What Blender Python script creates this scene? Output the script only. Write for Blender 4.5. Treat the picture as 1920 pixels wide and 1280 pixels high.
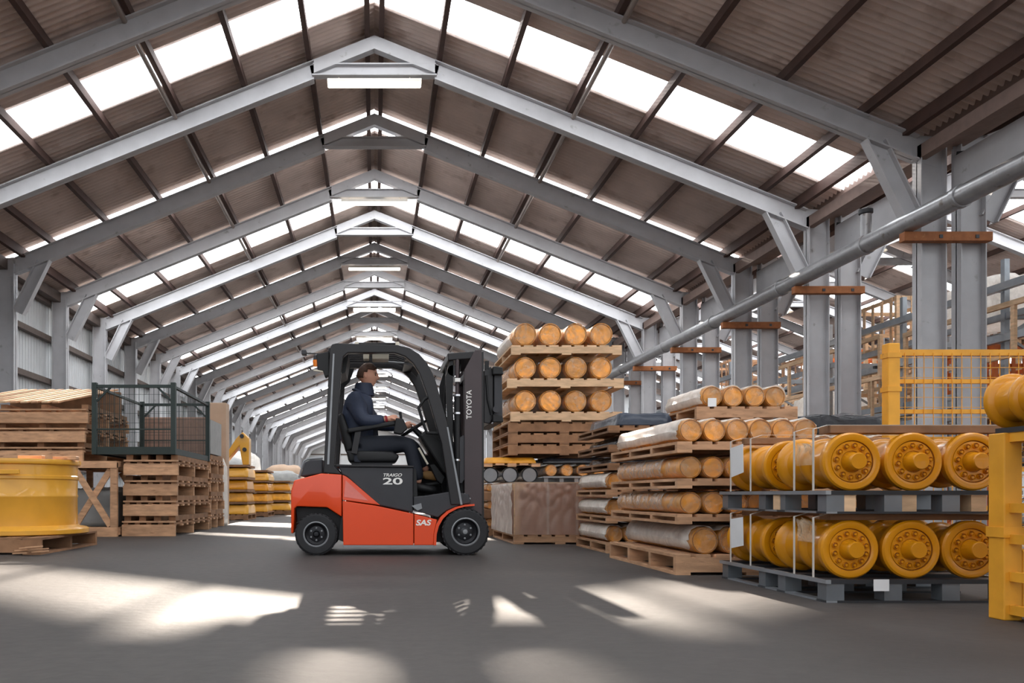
import bpy, bmesh, math, random
from mathutils import Vector, Matrix, Euler
random.seed(7)
for _o in list(bpy.data.objects):
    bpy.data.objects.remove(_o)
SC = bpy.context.scene
COL = SC.collection

# ------------------------------------------------------------------ camera
CAM_H, FPX, HX, HY = 0.604, 1500.0, 702.0, 928.0     # eye height, focal length in px, vanishing point in the 1920x1280 frame
cam_d = bpy.data.cameras.new('camera')
cam = bpy.data.objects.new('camera', cam_d)
COL.objects.link(cam)
cam.location = (0, 0, CAM_H)
cam.rotation_euler = (math.pi / 2, 0, 0)
cam_d.sensor_width = 36.0
cam_d.lens = 36.0 * FPX / 1920.0
cam_d.shift_x = (960 - HX) / 1920.0
cam_d.shift_y = (HY - 640) / 1920.0
cam_d.clip_end = 400
SC.camera = cam

# ------------------------------------------------------------------ daylight
W = bpy.data.worlds.new('overcast_sky')
SC.world = W
W.use_nodes = True
bg = W.node_tree.nodes['Background']
bg.inputs[0].default_value = (0.92, 0.96, 1.0, 1)
bg.inputs[1].default_value = 1.5
SUN_TAN, SUN_X = 0.458, -0.010       # rise per metre and sideways drift per metre, the sun stands beyond the far gable
sun_d = bpy.data.lights.new('sun', 'SUN')
sun_d.energy = 52.0
sun_d.angle = math.radians(0.8)
sun_d.color = (1.0, 0.87, 0.74)
sun = bpy.data.objects.new('sun', sun_d)
COL.objects.link(sun)
sun.location = (0, 60, 40)
sun.rotation_euler = Vector((-SUN_X, -1, -SUN_TAN)).to_track_quat('-Z', 'Y').to_euler()
SKYLIGHT_EMIT = 12.5
SC.view_settings.view_transform = 'Standard'
SC.view_settings.look = 'None'
SC.view_settings.exposure = 0.0
SC.view_settings.gamma = 1.0
SC.view_settings.use_curve_mapping = False
SC.cycles.use_denoising = True
SC.cycles.max_bounces = 8
SC.cycles.diffuse_bounces = 4
SC.cycles.transparent_max_bounces = 12
SC.cycles.sample_clamp_indirect = 6.0

def px(x, d):            # picture column at distance d -> X
    return (x - HX) * d / FPX
def pz(y, d):            # picture row at distance d -> Z
    return CAM_H + (HY - y) * d / FPX

# ------------------------------------------------------------------ materials
def lin(r, g, b):
    f = lambda c: (c / 255) / 12.92 if c / 255 <= 0.04045 else ((c / 255 + 0.055) / 1.055) ** 2.4
    return (f(r), f(g), f(b))
MATS = {}
def mat(name, rgb, rough=0.6, metal=0.0, var=0.15, scale=6.0, stretch=(1, 1, 1), bump=0.0, bscale=40.0, spec=0.4, coat=0.0, rust=None):
    if name in MATS:
        return MATS[name]
    m = bpy.data.materials.new(name)
    m.use_nodes = True
    nt = m.node_tree
    b = nt.nodes['Principled BSDF']
    b.inputs['Roughness'].default_value = rough
    b.inputs['Metallic'].default_value = metal
    b.inputs['Specular IOR Level'].default_value = spec
    b.inputs['Coat Weight'].default_value = coat
    c = lin(*rgb)
    tc = nt.nodes.new('ShaderNodeTexCoord')
    mp = nt.nodes.new('ShaderNodeMapping')
    mp.inputs['Scale'].default_value = stretch
    nt.links.new(tc.outputs['Object'], mp.inputs[0])
    info = nt.nodes.new('ShaderNodeObjectInfo')
    addv = nt.nodes.new('ShaderNodeVectorMath')
    addv.operation = 'ADD'
    sc_ = nt.nodes.new('ShaderNodeVectorMath'); sc_.operation = 'SCALE'
    comb = nt.nodes.new('ShaderNodeCombineXYZ')
    for i in range(3):
        nt.links.new(info.outputs['Random'], comb.inputs[i])
    nt.links.new(comb.outputs[0], sc_.inputs[0]); sc_.inputs['Scale'].default_value = 37.0
    nt.links.new(mp.outputs[0], addv.inputs[0]); nt.links.new(sc_.outputs[0], addv.inputs[1])
    nz = nt.nodes.new('ShaderNodeTexNoise')
    nz.inputs['Scale'].default_value = scale
    nz.inputs['Detail'].default_value = 5
    nt.links.new(addv.outputs[0], nz.inputs['Vector'])
    ramp = nt.nodes.new('ShaderNodeValToRGB')
    ramp.color_ramp.elements[0].position = 0.3
    ramp.color_ramp.elements[1].position = 0.7
    ramp.color_ramp.elements[0].color = tuple(v * (1 - var) for v in c) + (1,)
    ramp.color_ramp.elements[1].color = tuple(min(1, v * (1 + var)) for v in c) + (1,)
    nt.links.new(nz.outputs['Fac'], ramp.inputs[0])
    out = ramp.outputs[0]
    # each piece a little lighter or darker than its neighbour
    hs = nt.nodes.new('ShaderNodeHueSaturation')
    mr = nt.nodes.new('ShaderNodeMapRange')
    mr.inputs['To Min'].default_value = 1 - var * 0.7
    mr.inputs['To Max'].default_value = 1 + var * 0.7
    nt.links.new(info.outputs['Random'], mr.inputs[0])
    nt.links.new(mr.outputs[0], hs.inputs['Value'])
    nt.links.new(out, hs.inputs['Color'])
    out = hs.outputs[0]
    if rust:
        n2 = nt.nodes.new('ShaderNodeTexNoise')
        n2.inputs['Scale'].default_value = rust[1]
        n2.inputs['Detail'].default_value = 8
        nt.links.new(addv.outputs[0], n2.inputs['Vector'])
        r2 = nt.nodes.new('ShaderNodeValToRGB')
        r2.color_ramp.elements[0].position = rust[2]
        r2.color_ramp.elements[1].position = rust[2] + 0.12
        nt.links.new(n2.outputs['Fac'], r2.inputs[0])
        mx = nt.nodes.new('ShaderNodeMixRGB')
        nt.links.new(r2.outputs[0], mx.inputs[0])
        nt.links.new(out, mx.inputs[1])
        mx.inputs[2].default_value = lin(*rust[0]) + (1,)
        out = mx.outputs[0]
    nt.links.new(out, b.inputs['Base Color'])
    if bump:
        n3 = nt.nodes.new('ShaderNodeTexNoise')
        n3.inputs['Scale'].default_value = bscale
        n3.inputs['Detail'].default_value = 4
        nt.links.new(addv.outputs[0], n3.inputs['Vector'])
        bp = nt.nodes.new('ShaderNodeBump')
        bp.inputs['Strength'].default_value = bump
        bp.inputs['Distance'].default_value = 0.01
        nt.links.new(n3.outputs['Fac'], bp.inputs['Height'])
        nt.links.new(bp.outputs[0], b.inputs['Normal'])
    MATS[name] = m
    return m

def film(name, rgb, clear=0.5, rough=0.25, bump=0.4, bscale=9.0, vary=0.22, glow=0.25):
    """plastic film: part clear, part glossy white"""
    m = bpy.data.materials.new(name)
    m.use_nodes = True
    nt = m.node_tree
    b = nt.nodes['Principled BSDF']
    b.inputs['Base Color'].default_value = lin(*rgb) + (1,)
    b.inputs['Roughness'].default_value = rough
    tr = nt.nodes.new('ShaderNodeBsdfTransparent')
    tl = nt.nodes.new('ShaderNodeBsdfTranslucent'); tl.inputs[0].default_value = lin(*rgb) + (1,)
    m0 = nt.nodes.new('ShaderNodeMixShader'); m0.inputs[0].default_value = glow
    nt.links.new(b.outputs[0], m0.inputs[1]); nt.links.new(tl.outputs[0], m0.inputs[2])
    mx = nt.nodes.new('ShaderNodeMixShader')
    nz = nt.nodes.new('ShaderNodeTexNoise'); nz.inputs['Scale'].default_value = bscale; nz.inputs['Detail'].default_value = 3
    nz.inputs['Distortion'].default_value = 1.5
    tc = nt.nodes.new('ShaderNodeTexCoord')
    nt.links.new(tc.outputs['Object'], nz.inputs['Vector'])
    mr = nt.nodes.new('ShaderNodeMapRange')
    mr.inputs['From Min'].default_value = 0.3; mr.inputs['From Max'].default_value = 0.7
    mr.inputs['To Min'].default_value = max(0, clear - vary); mr.inputs['To Max'].default_value = min(1, clear + vary)
    nt.links.new(nz.outputs['Fac'], mr.inputs[0]); nt.links.new(mr.outputs[0], mx.inputs[0])
    bp = nt.nodes.new('ShaderNodeBump'); bp.inputs['Strength'].default_value = bump; bp.inputs['Distance'].default_value = 0.03
    nt.links.new(nz.outputs['Fac'], bp.inputs['Height']); nt.links.new(bp.outputs[0], b.inputs['Normal'])
    nt.links.new(m0.outputs[0], mx.inputs[1]); nt.links.new(tr.outputs[0], mx.inputs[2])
    nt.links.new(mx.outputs[0], nt.nodes['Material Output'].inputs[0])
    return m

def emit(name, rgb, strength, clear=0.0):
    m = bpy.data.materials.new(name)
    m.use_nodes = True
    nt = m.node_tree
    nt.nodes.remove(nt.nodes['Principled BSDF'])
    e = nt.nodes.new('ShaderNodeEmission')
    e.inputs[0].default_value = tuple(rgb) + (1,)
    e.inputs[1].default_value = strength
    o = nt.nodes['Material Output'].inputs[0]
    if clear:
        t = nt.nodes.new('ShaderNodeBsdfTransparent')
        mx = nt.nodes.new('ShaderNodeMixShader')
        mx.inputs[0].default_value = clear
        nt.links.new(e.outputs[0], mx.inputs[1]); nt.links.new(t.outputs[0], mx.inputs[2])
        nt.links.new(mx.outputs[0], o)
    else:
        nt.links.new(e.outputs[0], o)
    return m

M = {}
M['frame'] = mat('painted_grey_steel', (184, 184, 187), 0.5, 0.0, 0.06, 3, bump=0.05, rust=((140, 138, 134), 5, 0.66))
M['sheet'] = mat('cement_roof_sheet', (206, 190, 182), 0.85, 0, 0.12, 1.2, (1, 1, 1), rust=((178, 160, 150), 1.5, 0.58))
M['purlin'] = mat('brown_purlin_timber', (78, 58, 52), 0.8, 0, 0.15, 3)
M['purlin_pale'] = mat('pale_purlin_steel', (150, 140, 134), 0.6, 0, 0.1, 3)
M['skylight'] = emit('daylit_translucent_sheet', (0.94, 0.97, 1.0), SKYLIGHT_EMIT, 0.45)
M['tube'] = emit('fluorescent_tube', (1.0, 0.94, 0.84), 6.0)
M['lampglow'] = emit('lamp_glow', (1.0, 0.95, 0.85), 14.0)
M['lampbody'] = mat('white_lamp_body', (225, 220, 210), 0.5, 0, 0.03)
M['clad'] = mat('pale_wall_cladding', (205, 208, 210), 0.55, 0, 0.05, 2)
M['girt'] = mat('dark_girt', (98, 86, 80), 0.7, 0, 0.12)
M['gutter'] = mat('brown_gutter', (132, 112, 104), 0.7, 0, 0.1)
M['galv'] = mat('galvanised_pipe', (150, 150, 152), 0.35, 0.6, 0.12, 5, rust=((105, 98, 92), 6, 0.62))
M['bracket'] = mat('rust_brown_bracket', (150, 92, 52), 0.7, 0, 0.18, 8, rust=((176, 120, 76), 10, 0.6))
M['wood'] = mat('pallet_wood', (190, 148, 114), 0.75, 0, 0.24, 5, (1, 1, 4), bump=0.15, rust=((150, 112, 84), 7, 0.62))
M['wood_pale'] = mat('pale_new_wood', (214, 180, 144), 0.75, 0, 0.2, 5, (1, 1, 4), bump=0.12)
M['wood_dark'] = mat('weathered_wood', (140, 104, 76), 0.8, 0, 0.25, 6, bump=0.15)
M['yellow'] = mat('yellow_paint', (214, 142, 14), 0.32, 0, 0.06, 5, coat=0.25)
M['yellow2'] = mat('amber_paint', (228, 166, 58), 0.3, 0, 0.06, 5, coat=0.3)
M['yellow_cage'] = mat('worn_yellow_cage_paint', (232, 164, 50), 0.45, 0, 0.1, 6, rust=((130, 78, 40), 9, 0.68))
M['rollgold'] = mat('golden_roll', (228, 158, 48), 0.4, 0, 0.15, 9)
M['rollface'] = mat('golden_roll_face', (222, 150, 52), 0.4, 0, 0.35, 7, (1, 1, 2.6))
M['rolldark'] = mat('roll_groove', (150, 92, 30), 0.6, 0, 0.15)  # dark tone, also paints shade into roller grooves and round bolts
M['orange'] = mat('orange_truck_paint', (232, 74, 22), 0.28, 0, 0.03, 3, coat=0.5)
M['charcoal'] = mat('charcoal_plastic', (54, 54, 58), 0.5, 0, 0.06, 8)
M['blacksteel'] = mat('black_steel', (33, 31, 33), 0.38, 0, 0.1, 6)
M['maststeel'] = mat('mast_brown_black', (70, 60, 62), 0.45, 0, 0.06, 5)
M['black'] = mat('black_plastic', (22, 22, 24), 0.5, 0, 0.1)
M['rubber'] = mat('tyre_rubber', (44, 44, 46), 0.8, 0, 0.12, 12, bump=0.1)
M['rim'] = mat('dark_rim', (36, 36, 40), 0.35, 0.3, 0.1)
M['chrome'] = mat('chrome', (205, 205, 208), 0.15, 1.0, 0.03)
M['hub'] = mat('grey_hub', (140, 142, 145), 0.4, 0.4, 0.1)
M['white'] = mat('white_print', (238, 236, 232), 0.5, 0, 0.01)
M['cream'] = mat('cream_plastic', (222, 214, 196), 0.5, 0, 0.03)
M['amberlens'] = mat('amber_lens', (240, 130, 30), 0.2, 0, 0.02)
M['steelpal'] = mat('galvanised_pallet_steel', (150, 156, 162), 0.4, 0.5, 0.12, 6)
M['darksteel'] = mat('dark_steel', (52, 54, 58), 0.5, 0.2, 0.12)
M['green'] = mat('dark_green_steel', (38, 50, 48), 0.5, 0, 0.1)
M['paper'] = mat('white_paper', (232, 234, 236), 0.7, 0, 0.03)
M['steelfoot'] = mat('grey_steel_foot', (118, 124, 130), 0.4, 0.4, 0.12, 6)
M['strap'] = mat('white_strap', (214, 208, 200), 0.45, 0, 0.04)
M['carton'] = mat('brown_carton', (170, 132, 112), 0.7, 0, 0.07, 3)
M['carton_tan'] = mat('tan_carton', (188, 160, 136), 0.7, 0, 0.07, 3)
M['cratefilm'] = film('brown_tinted_film', (200, 170, 154), 0.5, 0.2, 0.15, 3.0, 0.05)
M['filmcap'] = film('clear_end_film', (244, 224, 196), 0.80, 0.12, 1.0, 5.0, 0.25)
M['film'] = film('clear_wrap_film', (240, 232, 222), 0.76, 0.2, 0.6, 8.0)
M['filmwhite'] = film('milky_wrap_film', (255, 252, 247), 0.10, 0.25, 0.3, 7.0, 0.10, 0.5)
M['blackwrap'] = mat('black_wrap', (34, 34, 38), 0.25, 0, 0.2, 6, bump=1.0, bscale=9)
M['bluewrap'] = mat('blue_black_tarp', (48, 56, 70), 0.3, 0, 0.2, 5, bump=1.0, bscale=7)
M['skin'] = mat('skin', (224, 166, 140), 0.55, 0, 0.06)
M['hair'] = mat('brown_hair', (84, 58, 44), 0.7, 0, 0.2, 30, bump=0.6, bscale=120)
M['jacket'] = mat('navy_jacket', (44, 52, 72), 0.6, 0, 0.12, 7, bump=0.6, bscale=14)
M['trouser'] = mat('dark_trouser_cloth', (36, 40, 50), 0.75, 0, 0.1, 8, bump=0.4, bscale=16)
M['boot'] = mat('tan_leather', (196, 150, 96), 0.6, 0, 0.1)
M['red'] = mat('red_cuff', (150, 40, 48), 0.7, 0, 0.05)
M['orange_rack'] = mat('orange_rack_paint', (214, 112, 50), 0.5, 0, 0.1)
M['tarp'] = mat('grey_tarp', (150, 150, 148), 0.5, 0, 0.1, bump=0.8, bscale=6)

def floor_material():
    m = bpy.data.materials.new('worn_concrete')
    m.use_nodes = True
    nt = m.node_tree
    b = nt.nodes['Principled BSDF']
    tc = nt.nodes.new('ShaderNodeTexCoord')
    def noise(scale, st, det=6, dist=0.0):
        mp = nt.nodes.new('ShaderNodeMapping'); mp.inputs['Scale'].default_value = st
        nt.links.new(tc.outputs['Object'], mp.inputs[0])
        n = nt.nodes.new('ShaderNodeTexNoise')
        n.inputs['Scale'].default_value = scale; n.inputs['Detail'].default_value = det; n.inputs['Distortion'].default_value = dist
        nt.links.new(mp.outputs[0], n.inputs['Vector'])
        return n
    a = noise(0.55, (1, 0.8, 1), 7, 0.6)
    r = nt.nodes.new('ShaderNodeValToRGB')
    r.color_ramp.elements[0].position = 0.32; r.color_ramp.elements[1].position = 0.72
    r.color_ramp.elements[0].color = lin(54, 51, 50) + (1,)
    r.color_ramp.elements[1].color = lin(84, 79, 76) + (1,)
    nt.links.new(a.outputs['Fac'], r.inputs[0])
    f = noise(14, (1, 1, 1), 9)
    mx = nt.nodes.new('ShaderNodeMixRGB'); mx.blend_type = 'MULTIPLY'; mx.inputs[0].default_value = 0.45
    r2 = nt.nodes.new('ShaderNodeValToRGB')
    r2.color_ramp.elements[0].position = 0.3; r2.color_ramp.elements[0].color = (0.6, 0.6, 0.6, 1)
    r2.color_ramp.elements[1].position = 0.7; r2.color_ramp.elements[1].color = (1.1, 1.1, 1.1, 1)
    nt.links.new(f.outputs['Fac'], r2.inputs[0])
    nt.links.new(r.outputs[0], mx.inputs[1]); nt.links.new(r2.outputs[0], mx.inputs[2])
    nt.links.new(mx.outputs[0], b.inputs['Base Color'])
    mr = nt.nodes.new('ShaderNodeMapRange'); mr.inputs['To Min'].default_value = 0.5; mr.inputs['To Max'].default_value = 0.75
    nt.links.new(a.outputs['Fac'], mr.inputs[0]); nt.links.new(mr.outputs[0], b.inputs['Roughness'])
    bp = nt.nodes.new('ShaderNodeBump'); bp.inputs['Strength'].default_value = 0.25; bp.inputs['Distance'].default_value = 0.01
    nt.links.new(f.outputs['Fac'], bp.inputs['Height']); nt.links.new(bp.outputs[0], b.inputs['Normal'])
    b.inputs['Specular IOR Level'].default_value = 0.35
    return m
M['floor'] = floor_material()

# ------------------------------------------------------------------ mesh helpers
ORIG = {}
class MB:
    """collects shapes for ONE mesh object"""
    def __init__(self):
        self.v, self.f = [], []
    def add(self, vs, fs):
        n = len(self.v)
        self.v += [tuple(p) for p in vs]
        self.f += [tuple(i + n for i in f) for f in fs]
        return self
    def box(self, x0, x1, y0, y1, z0, z1):
        return self.add([(x0, y0, z0), (x1, y0, z0), (x1, y1, z0), (x0, y1, z0), (x0, y0, z1), (x1, y0, z1), (x1, y1, z1), (x0, y1, z1)],
                        [(0, 3, 2, 1), (4, 5, 6, 7), (0, 1, 5, 4), (1, 2, 6, 5), (2, 3, 7, 6), (3, 0, 4, 7)])
    def bar(self, p0, p1, w, h, up=(0, 0, 1)):
        """rectangular bar from p0 to p1, w across, h along up"""
        p0, p1, up = Vector(p0), Vector(p1), Vector(up)
        d = (p1 - p0).normalized()
        s = d.cross(up)
        if s.length < 1e-5:
            s = d.cross(Vector((1, 0, 0)))
        s.normalize()
        u = s.cross(d)
        s, u = s * w / 2, u * h / 2
        q = [p0 - s - u, p0 + s - u, p0 + s + u, p0 - s + u, p1 - s - u, p1 + s - u, p1 + s + u, p1 - s + u]
        return self.add(q, [(0, 1, 2, 3), (7, 6, 5, 4), (0, 4, 5, 1), (1, 5, 6, 2), (2, 6, 7, 3), (3, 7, 4, 0)])
    def tube(self, pts, r, n=8, caps=True):
        pts = [Vector(p) for p in pts]
        rs = r if isinstance(r, (list, tuple)) else [r] * len(pts)
        vs, fs = [], []
        prev = None
        for i, p in enumerate(pts):
            if i == 0: d = pts[1] - p
            elif i == len(pts) - 1: d = p - pts[i - 1]
            else: d = (pts[i + 1] - p).normalized() + (p - pts[i - 1]).normalized()
            d.normalize()
            if prev is None:
                a = d.orthogonal().normalized()
            else:
                a = (prev - d * prev.dot(d)).normalized()
            prev = a
            b = d.cross(a)
            for k in range(n):
                t = 2 * math.pi * k / n
                vs.append(p + (a * math.cos(t) + b * math.sin(t)) * rs[i])
        for i in range(len(pts) - 1):
            for k in range(n):
                k2 = (k + 1) % n
                fs.append((i * n + k, i * n + k2, (i + 1) * n + k2, (i + 1) * n + k))
        if caps:
            fs.append(tuple(reversed(range(n))))
            fs.append(tuple(range((len(pts) - 1) * n, len(pts) * n)))
        return self.add(vs, fs)
    def prism(self, poly, a0, a1, axis='y'):
        """closed outline in XZ (axis y), YZ (axis x) or XY (axis z), pulled from a0 to a1"""
        n = len(poly)
        def P(u, v, a):
            return (u, a, v) if axis == 'y' else ((a, u, v) if axis == 'x' else (u, v, a))
        vs = [P(u, v, a0) for u, v in poly] + [P(u, v, a1) for u, v in poly]
        fs = [tuple(range(n)), tuple(reversed(range(n, 2 * n)))]
        fs += [(i, i + n, (i + 1) % n + n, (i + 1) % n) for i in range(n)]
        return self.add(vs, fs)
    def lathe(self, prof, c=(0, 0, 0), n=24, axis='y', closed=False, caps=True):
        """prof: (radius, position along axis)"""
        vs, fs = [], []
        m = len(prof)
        for k in range(n):
            t = 2 * math.pi * k / n
            cs, sn = math.cos(t), math.sin(t)
            for r, a in prof:
                if axis == 'y': vs.append((c[0] + r * cs, c[1] + a, c[2] + r * sn))
                elif axis == 'z': vs.append((c[0] + r * cs, c[1] + r * sn, c[2] + a))
                else: vs.append((c[0] + a, c[1] + r * cs, c[2] + r * sn))
        for k in range(n):
            k2 = (k + 1) % n
            for i in range(m - 1):
                fs.append((k * m + i, k2 * m + i, k2 * m + i + 1, k * m + i + 1))
            if closed:
                fs.append((k * m + m - 1, k2 * m + m - 1, k2 * m, k * m))
        if not closed and caps:
            if prof[0][0] > 1e-6: fs.append(tuple(k * m for k in reversed(range(n))))
            if prof[-1][0] > 1e-6: fs.append(tuple(k * m + m - 1 for k in range(n)))
        return self.add(vs, fs)
    def ball(self, c, r, nu=12, nv=8):
        rx, ry, rz = r if isinstance(r, (tuple, list)) else (r, r, r)
        prof = [(math.sin(math.pi * j / nv), -math.cos(math.pi * j / nv)) for j in range(nv + 1)]
        vs, fs = [], []
        for k in range(nu):
            t = 2 * math.pi * k / nu
            for s, z in prof:
                vs.append((c[0] + rx * s * math.cos(t), c[1] + ry * s * math.sin(t), c[2] + rz * z))
        m = nv + 1
        for k in range(nu):
            k2 = (k + 1) % nu
            for i in range(nv):
                fs.append((k * m + i, k2 * m + i, k2 * m + i + 1, k * m + i + 1))
        return self.add(vs, fs)
    def mesh(self, name, off=(0, 0, 0), smooth=None, bevel=0.0, seg=2):
        me = bpy.data.meshes.new(name)
        me.from_pydata([(p[0] - off[0], p[1] - off[1], p[2] - off[2]) for p in self.v], [], self.f)
        bm = bmesh.new()
        bm.from_mesh(me)
        bmesh.ops.remove_doubles(bm, verts=bm.verts, dist=1e-6)
        bmesh.ops.dissolve_degenerate(bm, edges=bm.edges, dist=1e-7)
        bmesh.ops.recalc_face_normals(bm, faces=bm.faces)
        if bevel:
            es = [e for e in bm.edges if len(e.link_faces) == 2 and e.calc_face_angle(0) > math.radians(35)]
            bmesh.ops.bevel(bm, geom=es, offset=bevel, segments=seg, profile=0.5, affect='EDGES', clamp_overlap=True)
        bm.to_mesh(me)
        bm.free()
        if smooth:
            me.shade_smooth()
            me.set_sharp_from_angle(angle=math.radians(smooth))
        return me
    def build(self, name, m, parent=None, smooth=None, bevel=0.0, seg=2, local=False):
        off = ORIG.get(parent.name, (0, 0, 0)) if (parent and not local) else (0, 0, 0)
        return link(name, self.mesh(name, off, smooth, bevel, seg), m, parent)

def link(name, me, m, parent=None):
    o = bpy.data.objects.new(name, me)
    COL.objects.link(o)
    if m and not me.materials:
        me.materials.append(m)
    if parent:
        o.parent = parent
        ORIG[o.name] = ORIG.get(parent.name, (0, 0, 0))
    return o
def tag(o, label=None, cat=None, group=None, kind=None):
    if label: o['label'] = label
    if cat: o['category'] = cat
    if group: o['group'] = group
    if kind: o['kind'] = kind
    return o
def thing(name, label, cat, loc=(0, 0, 0), rz=0.0, group=None, kind=None):
    o = bpy.data.objects.new(name, None)
    COL.objects.link(o)
    o.location = loc
    o.rotation_euler = (0, 0, rz)
    o.empty_display_size = 0.1
    ORIG[o.name] = tuple(loc)
    return tag(o, label, cat, group, kind)
def kids(o):
    return [c for c in bpy.data.objects if c.parent == o]
TREE = {}
def tree_of(o):
    if o.name not in TREE:
        TREE[o.name] = [(c, tree_of(c)) for c in o.children]
    return TREE[o.name]
def copy_tree(o, loc, rz=0.0, label=None, group=None, parent=None, rot=None):
    t = tree_of(o)
    c = o.copy()
    COL.objects.link(c)
    c.parent = parent
    c.location = loc
    c.rotation_euler = rot if rot else (0, 0, rz)
    if label: c['label'] = label
    if group: c['group'] = group
    def down(src, dst):
        for ch, sub in src:
            k = ch.copy()
            COL.objects.link(k)
            k.parent = dst
            down(sub, k)
    down(t, c)
    return c
ORD = ['first', 'second', 'third', 'fourth', 'fifth', 'sixth', 'seventh', 'eighth', 'ninth', 'tenth', 'eleventh', 'twelfth', 'thirteenth',
       'fourteenth', 'fifteenth', 'sixteenth', 'seventeenth', 'eighteenth', 'nineteenth', 'twentieth'] + ['%dth' % i if i % 10 not in (1, 2, 3) or i < 20
       else '%d%s' % (i, {1: 'st', 2: 'nd', 3: 'rd'}[i % 10]) for i in range(21, 60)]
PROTOS = []
def drop_protos():
    for p in PROTOS:
        for c in list(p.children_recursive):
            bpy.data.objects.remove(c)
        bpy.data.objects.remove(p)

# ================================================================== THE HALL
HALF, SLOPE, APEX = 10.0, 0.40, 10.92        # half span, roof pitch, top of rafter at the ridge
FY0, BAY, NFRAME = 14.37, 3.675, 28
SHEET_Z = APEX + 0.22
Y_START, Y_END = -9.0, FY0 + BAY * (NFRAME - 1) + 2.0
ROWS = 7
NAVE2 = 20.75                                # ridge of the neighbouring nave

floor_mb = MB().box(-60, 80, -60, Y_END + 20, -0.2, 0.0)
fl = floor_mb.build('floor', M['floor'])
tag(fl, 'worn dark grey concrete floor with sunlit patches', 'floor', kind='structure')

# ---- skylight strips (near edge, far edge) along the hall
STRIPS = [(-7.0, -5.6), (-1.2, 0.2), (4.2, 5.5), (9.3, 10.6), (15.85, 17.05), (21.85, 23.1), (26.0, 28.35)]  # last one here widened where rafters hide it, to spread sunlight on the floor
y = 33.25
while y < Y_END - 2:
    STRIPS.append((y, y + 1.35))
    if y + 7 < Y_END - 2:
        STRIPS.append((y + 4.35, y + 6.3))
    y += 3 * BAY
GAPS = []
p = Y_START
for a, b in STRIPS:
    GAPS.append((p, a)); p = b
GAPS.append((p, Y_END))
_sheet_cache = {}
def sheet_mesh(width, run, sky=False):
    """one corrugated sheet: ridge side at x=0,z=0, falling along +x over run, width along y"""
    key = (round(width, 2), round(run, 3), sky)
    if key in _sheet_cache: return _sheet_cache[key]
    pitch, amp = 0.155, 0.034
    n = max(4, int(width / pitch * 6))
    mb = MB()
    vs, fs = [], []
    for i in range(n + 1):
        yy = width * i / n
        zz = amp * math.sin(2 * math.pi * yy / pitch)
        for x in (0.0, run):
            vs.append((x, yy, zz - SLOPE * x))
    k = len(vs)
    for i in range(n):
        fs.append((2 * i, 2 * i + 1, 2 * i + 3, 2 * i + 2))
    mb.add(vs, fs)
    if not sky:      # upper skin, sheets are 8 mm thick
        mb.add([(a, b, c + 0.012) for a, b, c in vs], [tuple(reversed(f)) for f in fs])
    me = bpy.data.meshes.new('roof_sheet')
    me.from_pydata(mb.v, [], mb.f)
    me.shade_smooth()
    me.materials.append(M['skylight'] if sky else M['sheet'])
    _sheet_cache[key] = me
    return me

def roof(xc, name, label, y_from, y_to, half):
    root = thing(name, label, 'roof', (xc, 0, 0), kind='structure')
    run = half / ROWS
    for side in (1, -1):
        for r in range(ROWS):
            for lst, sky in ((GAPS, False), (STRIPS, True)):
                for a, b in lst:
                    if a < y_from - 6 or a > y_to: continue
                    wd = b - a
                    me = sheet_mesh(wd, run + (0.0 if sky else 0.02), sky)
                    o = bpy.data.objects.new('skylight_panel' if sky else 'roof_sheet', me)
                    COL.objects.link(o)
                    o.parent = root
                    z = SHEET_Z - SLOPE * run * r
                    if side == 1:
                        o.location = (run * r, a, z)
                    else:
                        o.location = (-run * r, b, z)
                        o.rotation_euler = (0, 0, math.pi)
    # purlins: one run of timber per line
    for side in (1, -1):
        for r in range(ROWS + 1):
            x = half * r / ROWS
            x = max(0.16, x - (0.72 if r == ROWS else 0))
            pale = r in (3,)
            h = 0.17 if r < ROWS else 0.24
            zt = SHEET_Z - 0.036 - SLOPE * x
            mb = MB()
            if pale:
                mb.tube([(xc + side * (x + 0.09), y_from, zt - 0.24), (xc + side * (x + 0.09), y_to, zt - 0.24)], 0.05, 10)
                mb2 = MB().bar((xc + side * x, y_from, zt - h / 2), (xc + side * x, y_to, zt - h / 2), 0.11, h)
                mb2.build('purlin', M['purlin'], root)
                mb.build('conduit', M['purlin_pale'], root, smooth=40)
            else:
                mb.bar((xc + side * x, y_from, zt - h / 2), (xc + side * x, y_to, zt - h / 2), 0.11, h)
                mb.build('purlin', M['purlin'], root)
    MB().prism([(xc - 0.3, SHEET_Z - 0.06), (xc, SHEET_Z + 0.08), (xc + 0.3, SHEET_Z - 0.06), (xc + 0.3, SHEET_Z - 0.02), (xc, SHEET_Z + 0.14), (xc - 0.3, SHEET_Z - 0.02)],
               y_from, y_to).build('ridge_cap', M['sheet'], root)
    return root
roof(0, 'ceiling', 'brown corrugated pitched roof of the nave with white skylight strips', Y_START, Y_END, HALF + 0.25)
roof(NAVE2, 'ceiling', 'corrugated roof of the neighbouring nave beyond the paired columns', 7.0, 75.0, 10.1)

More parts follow.
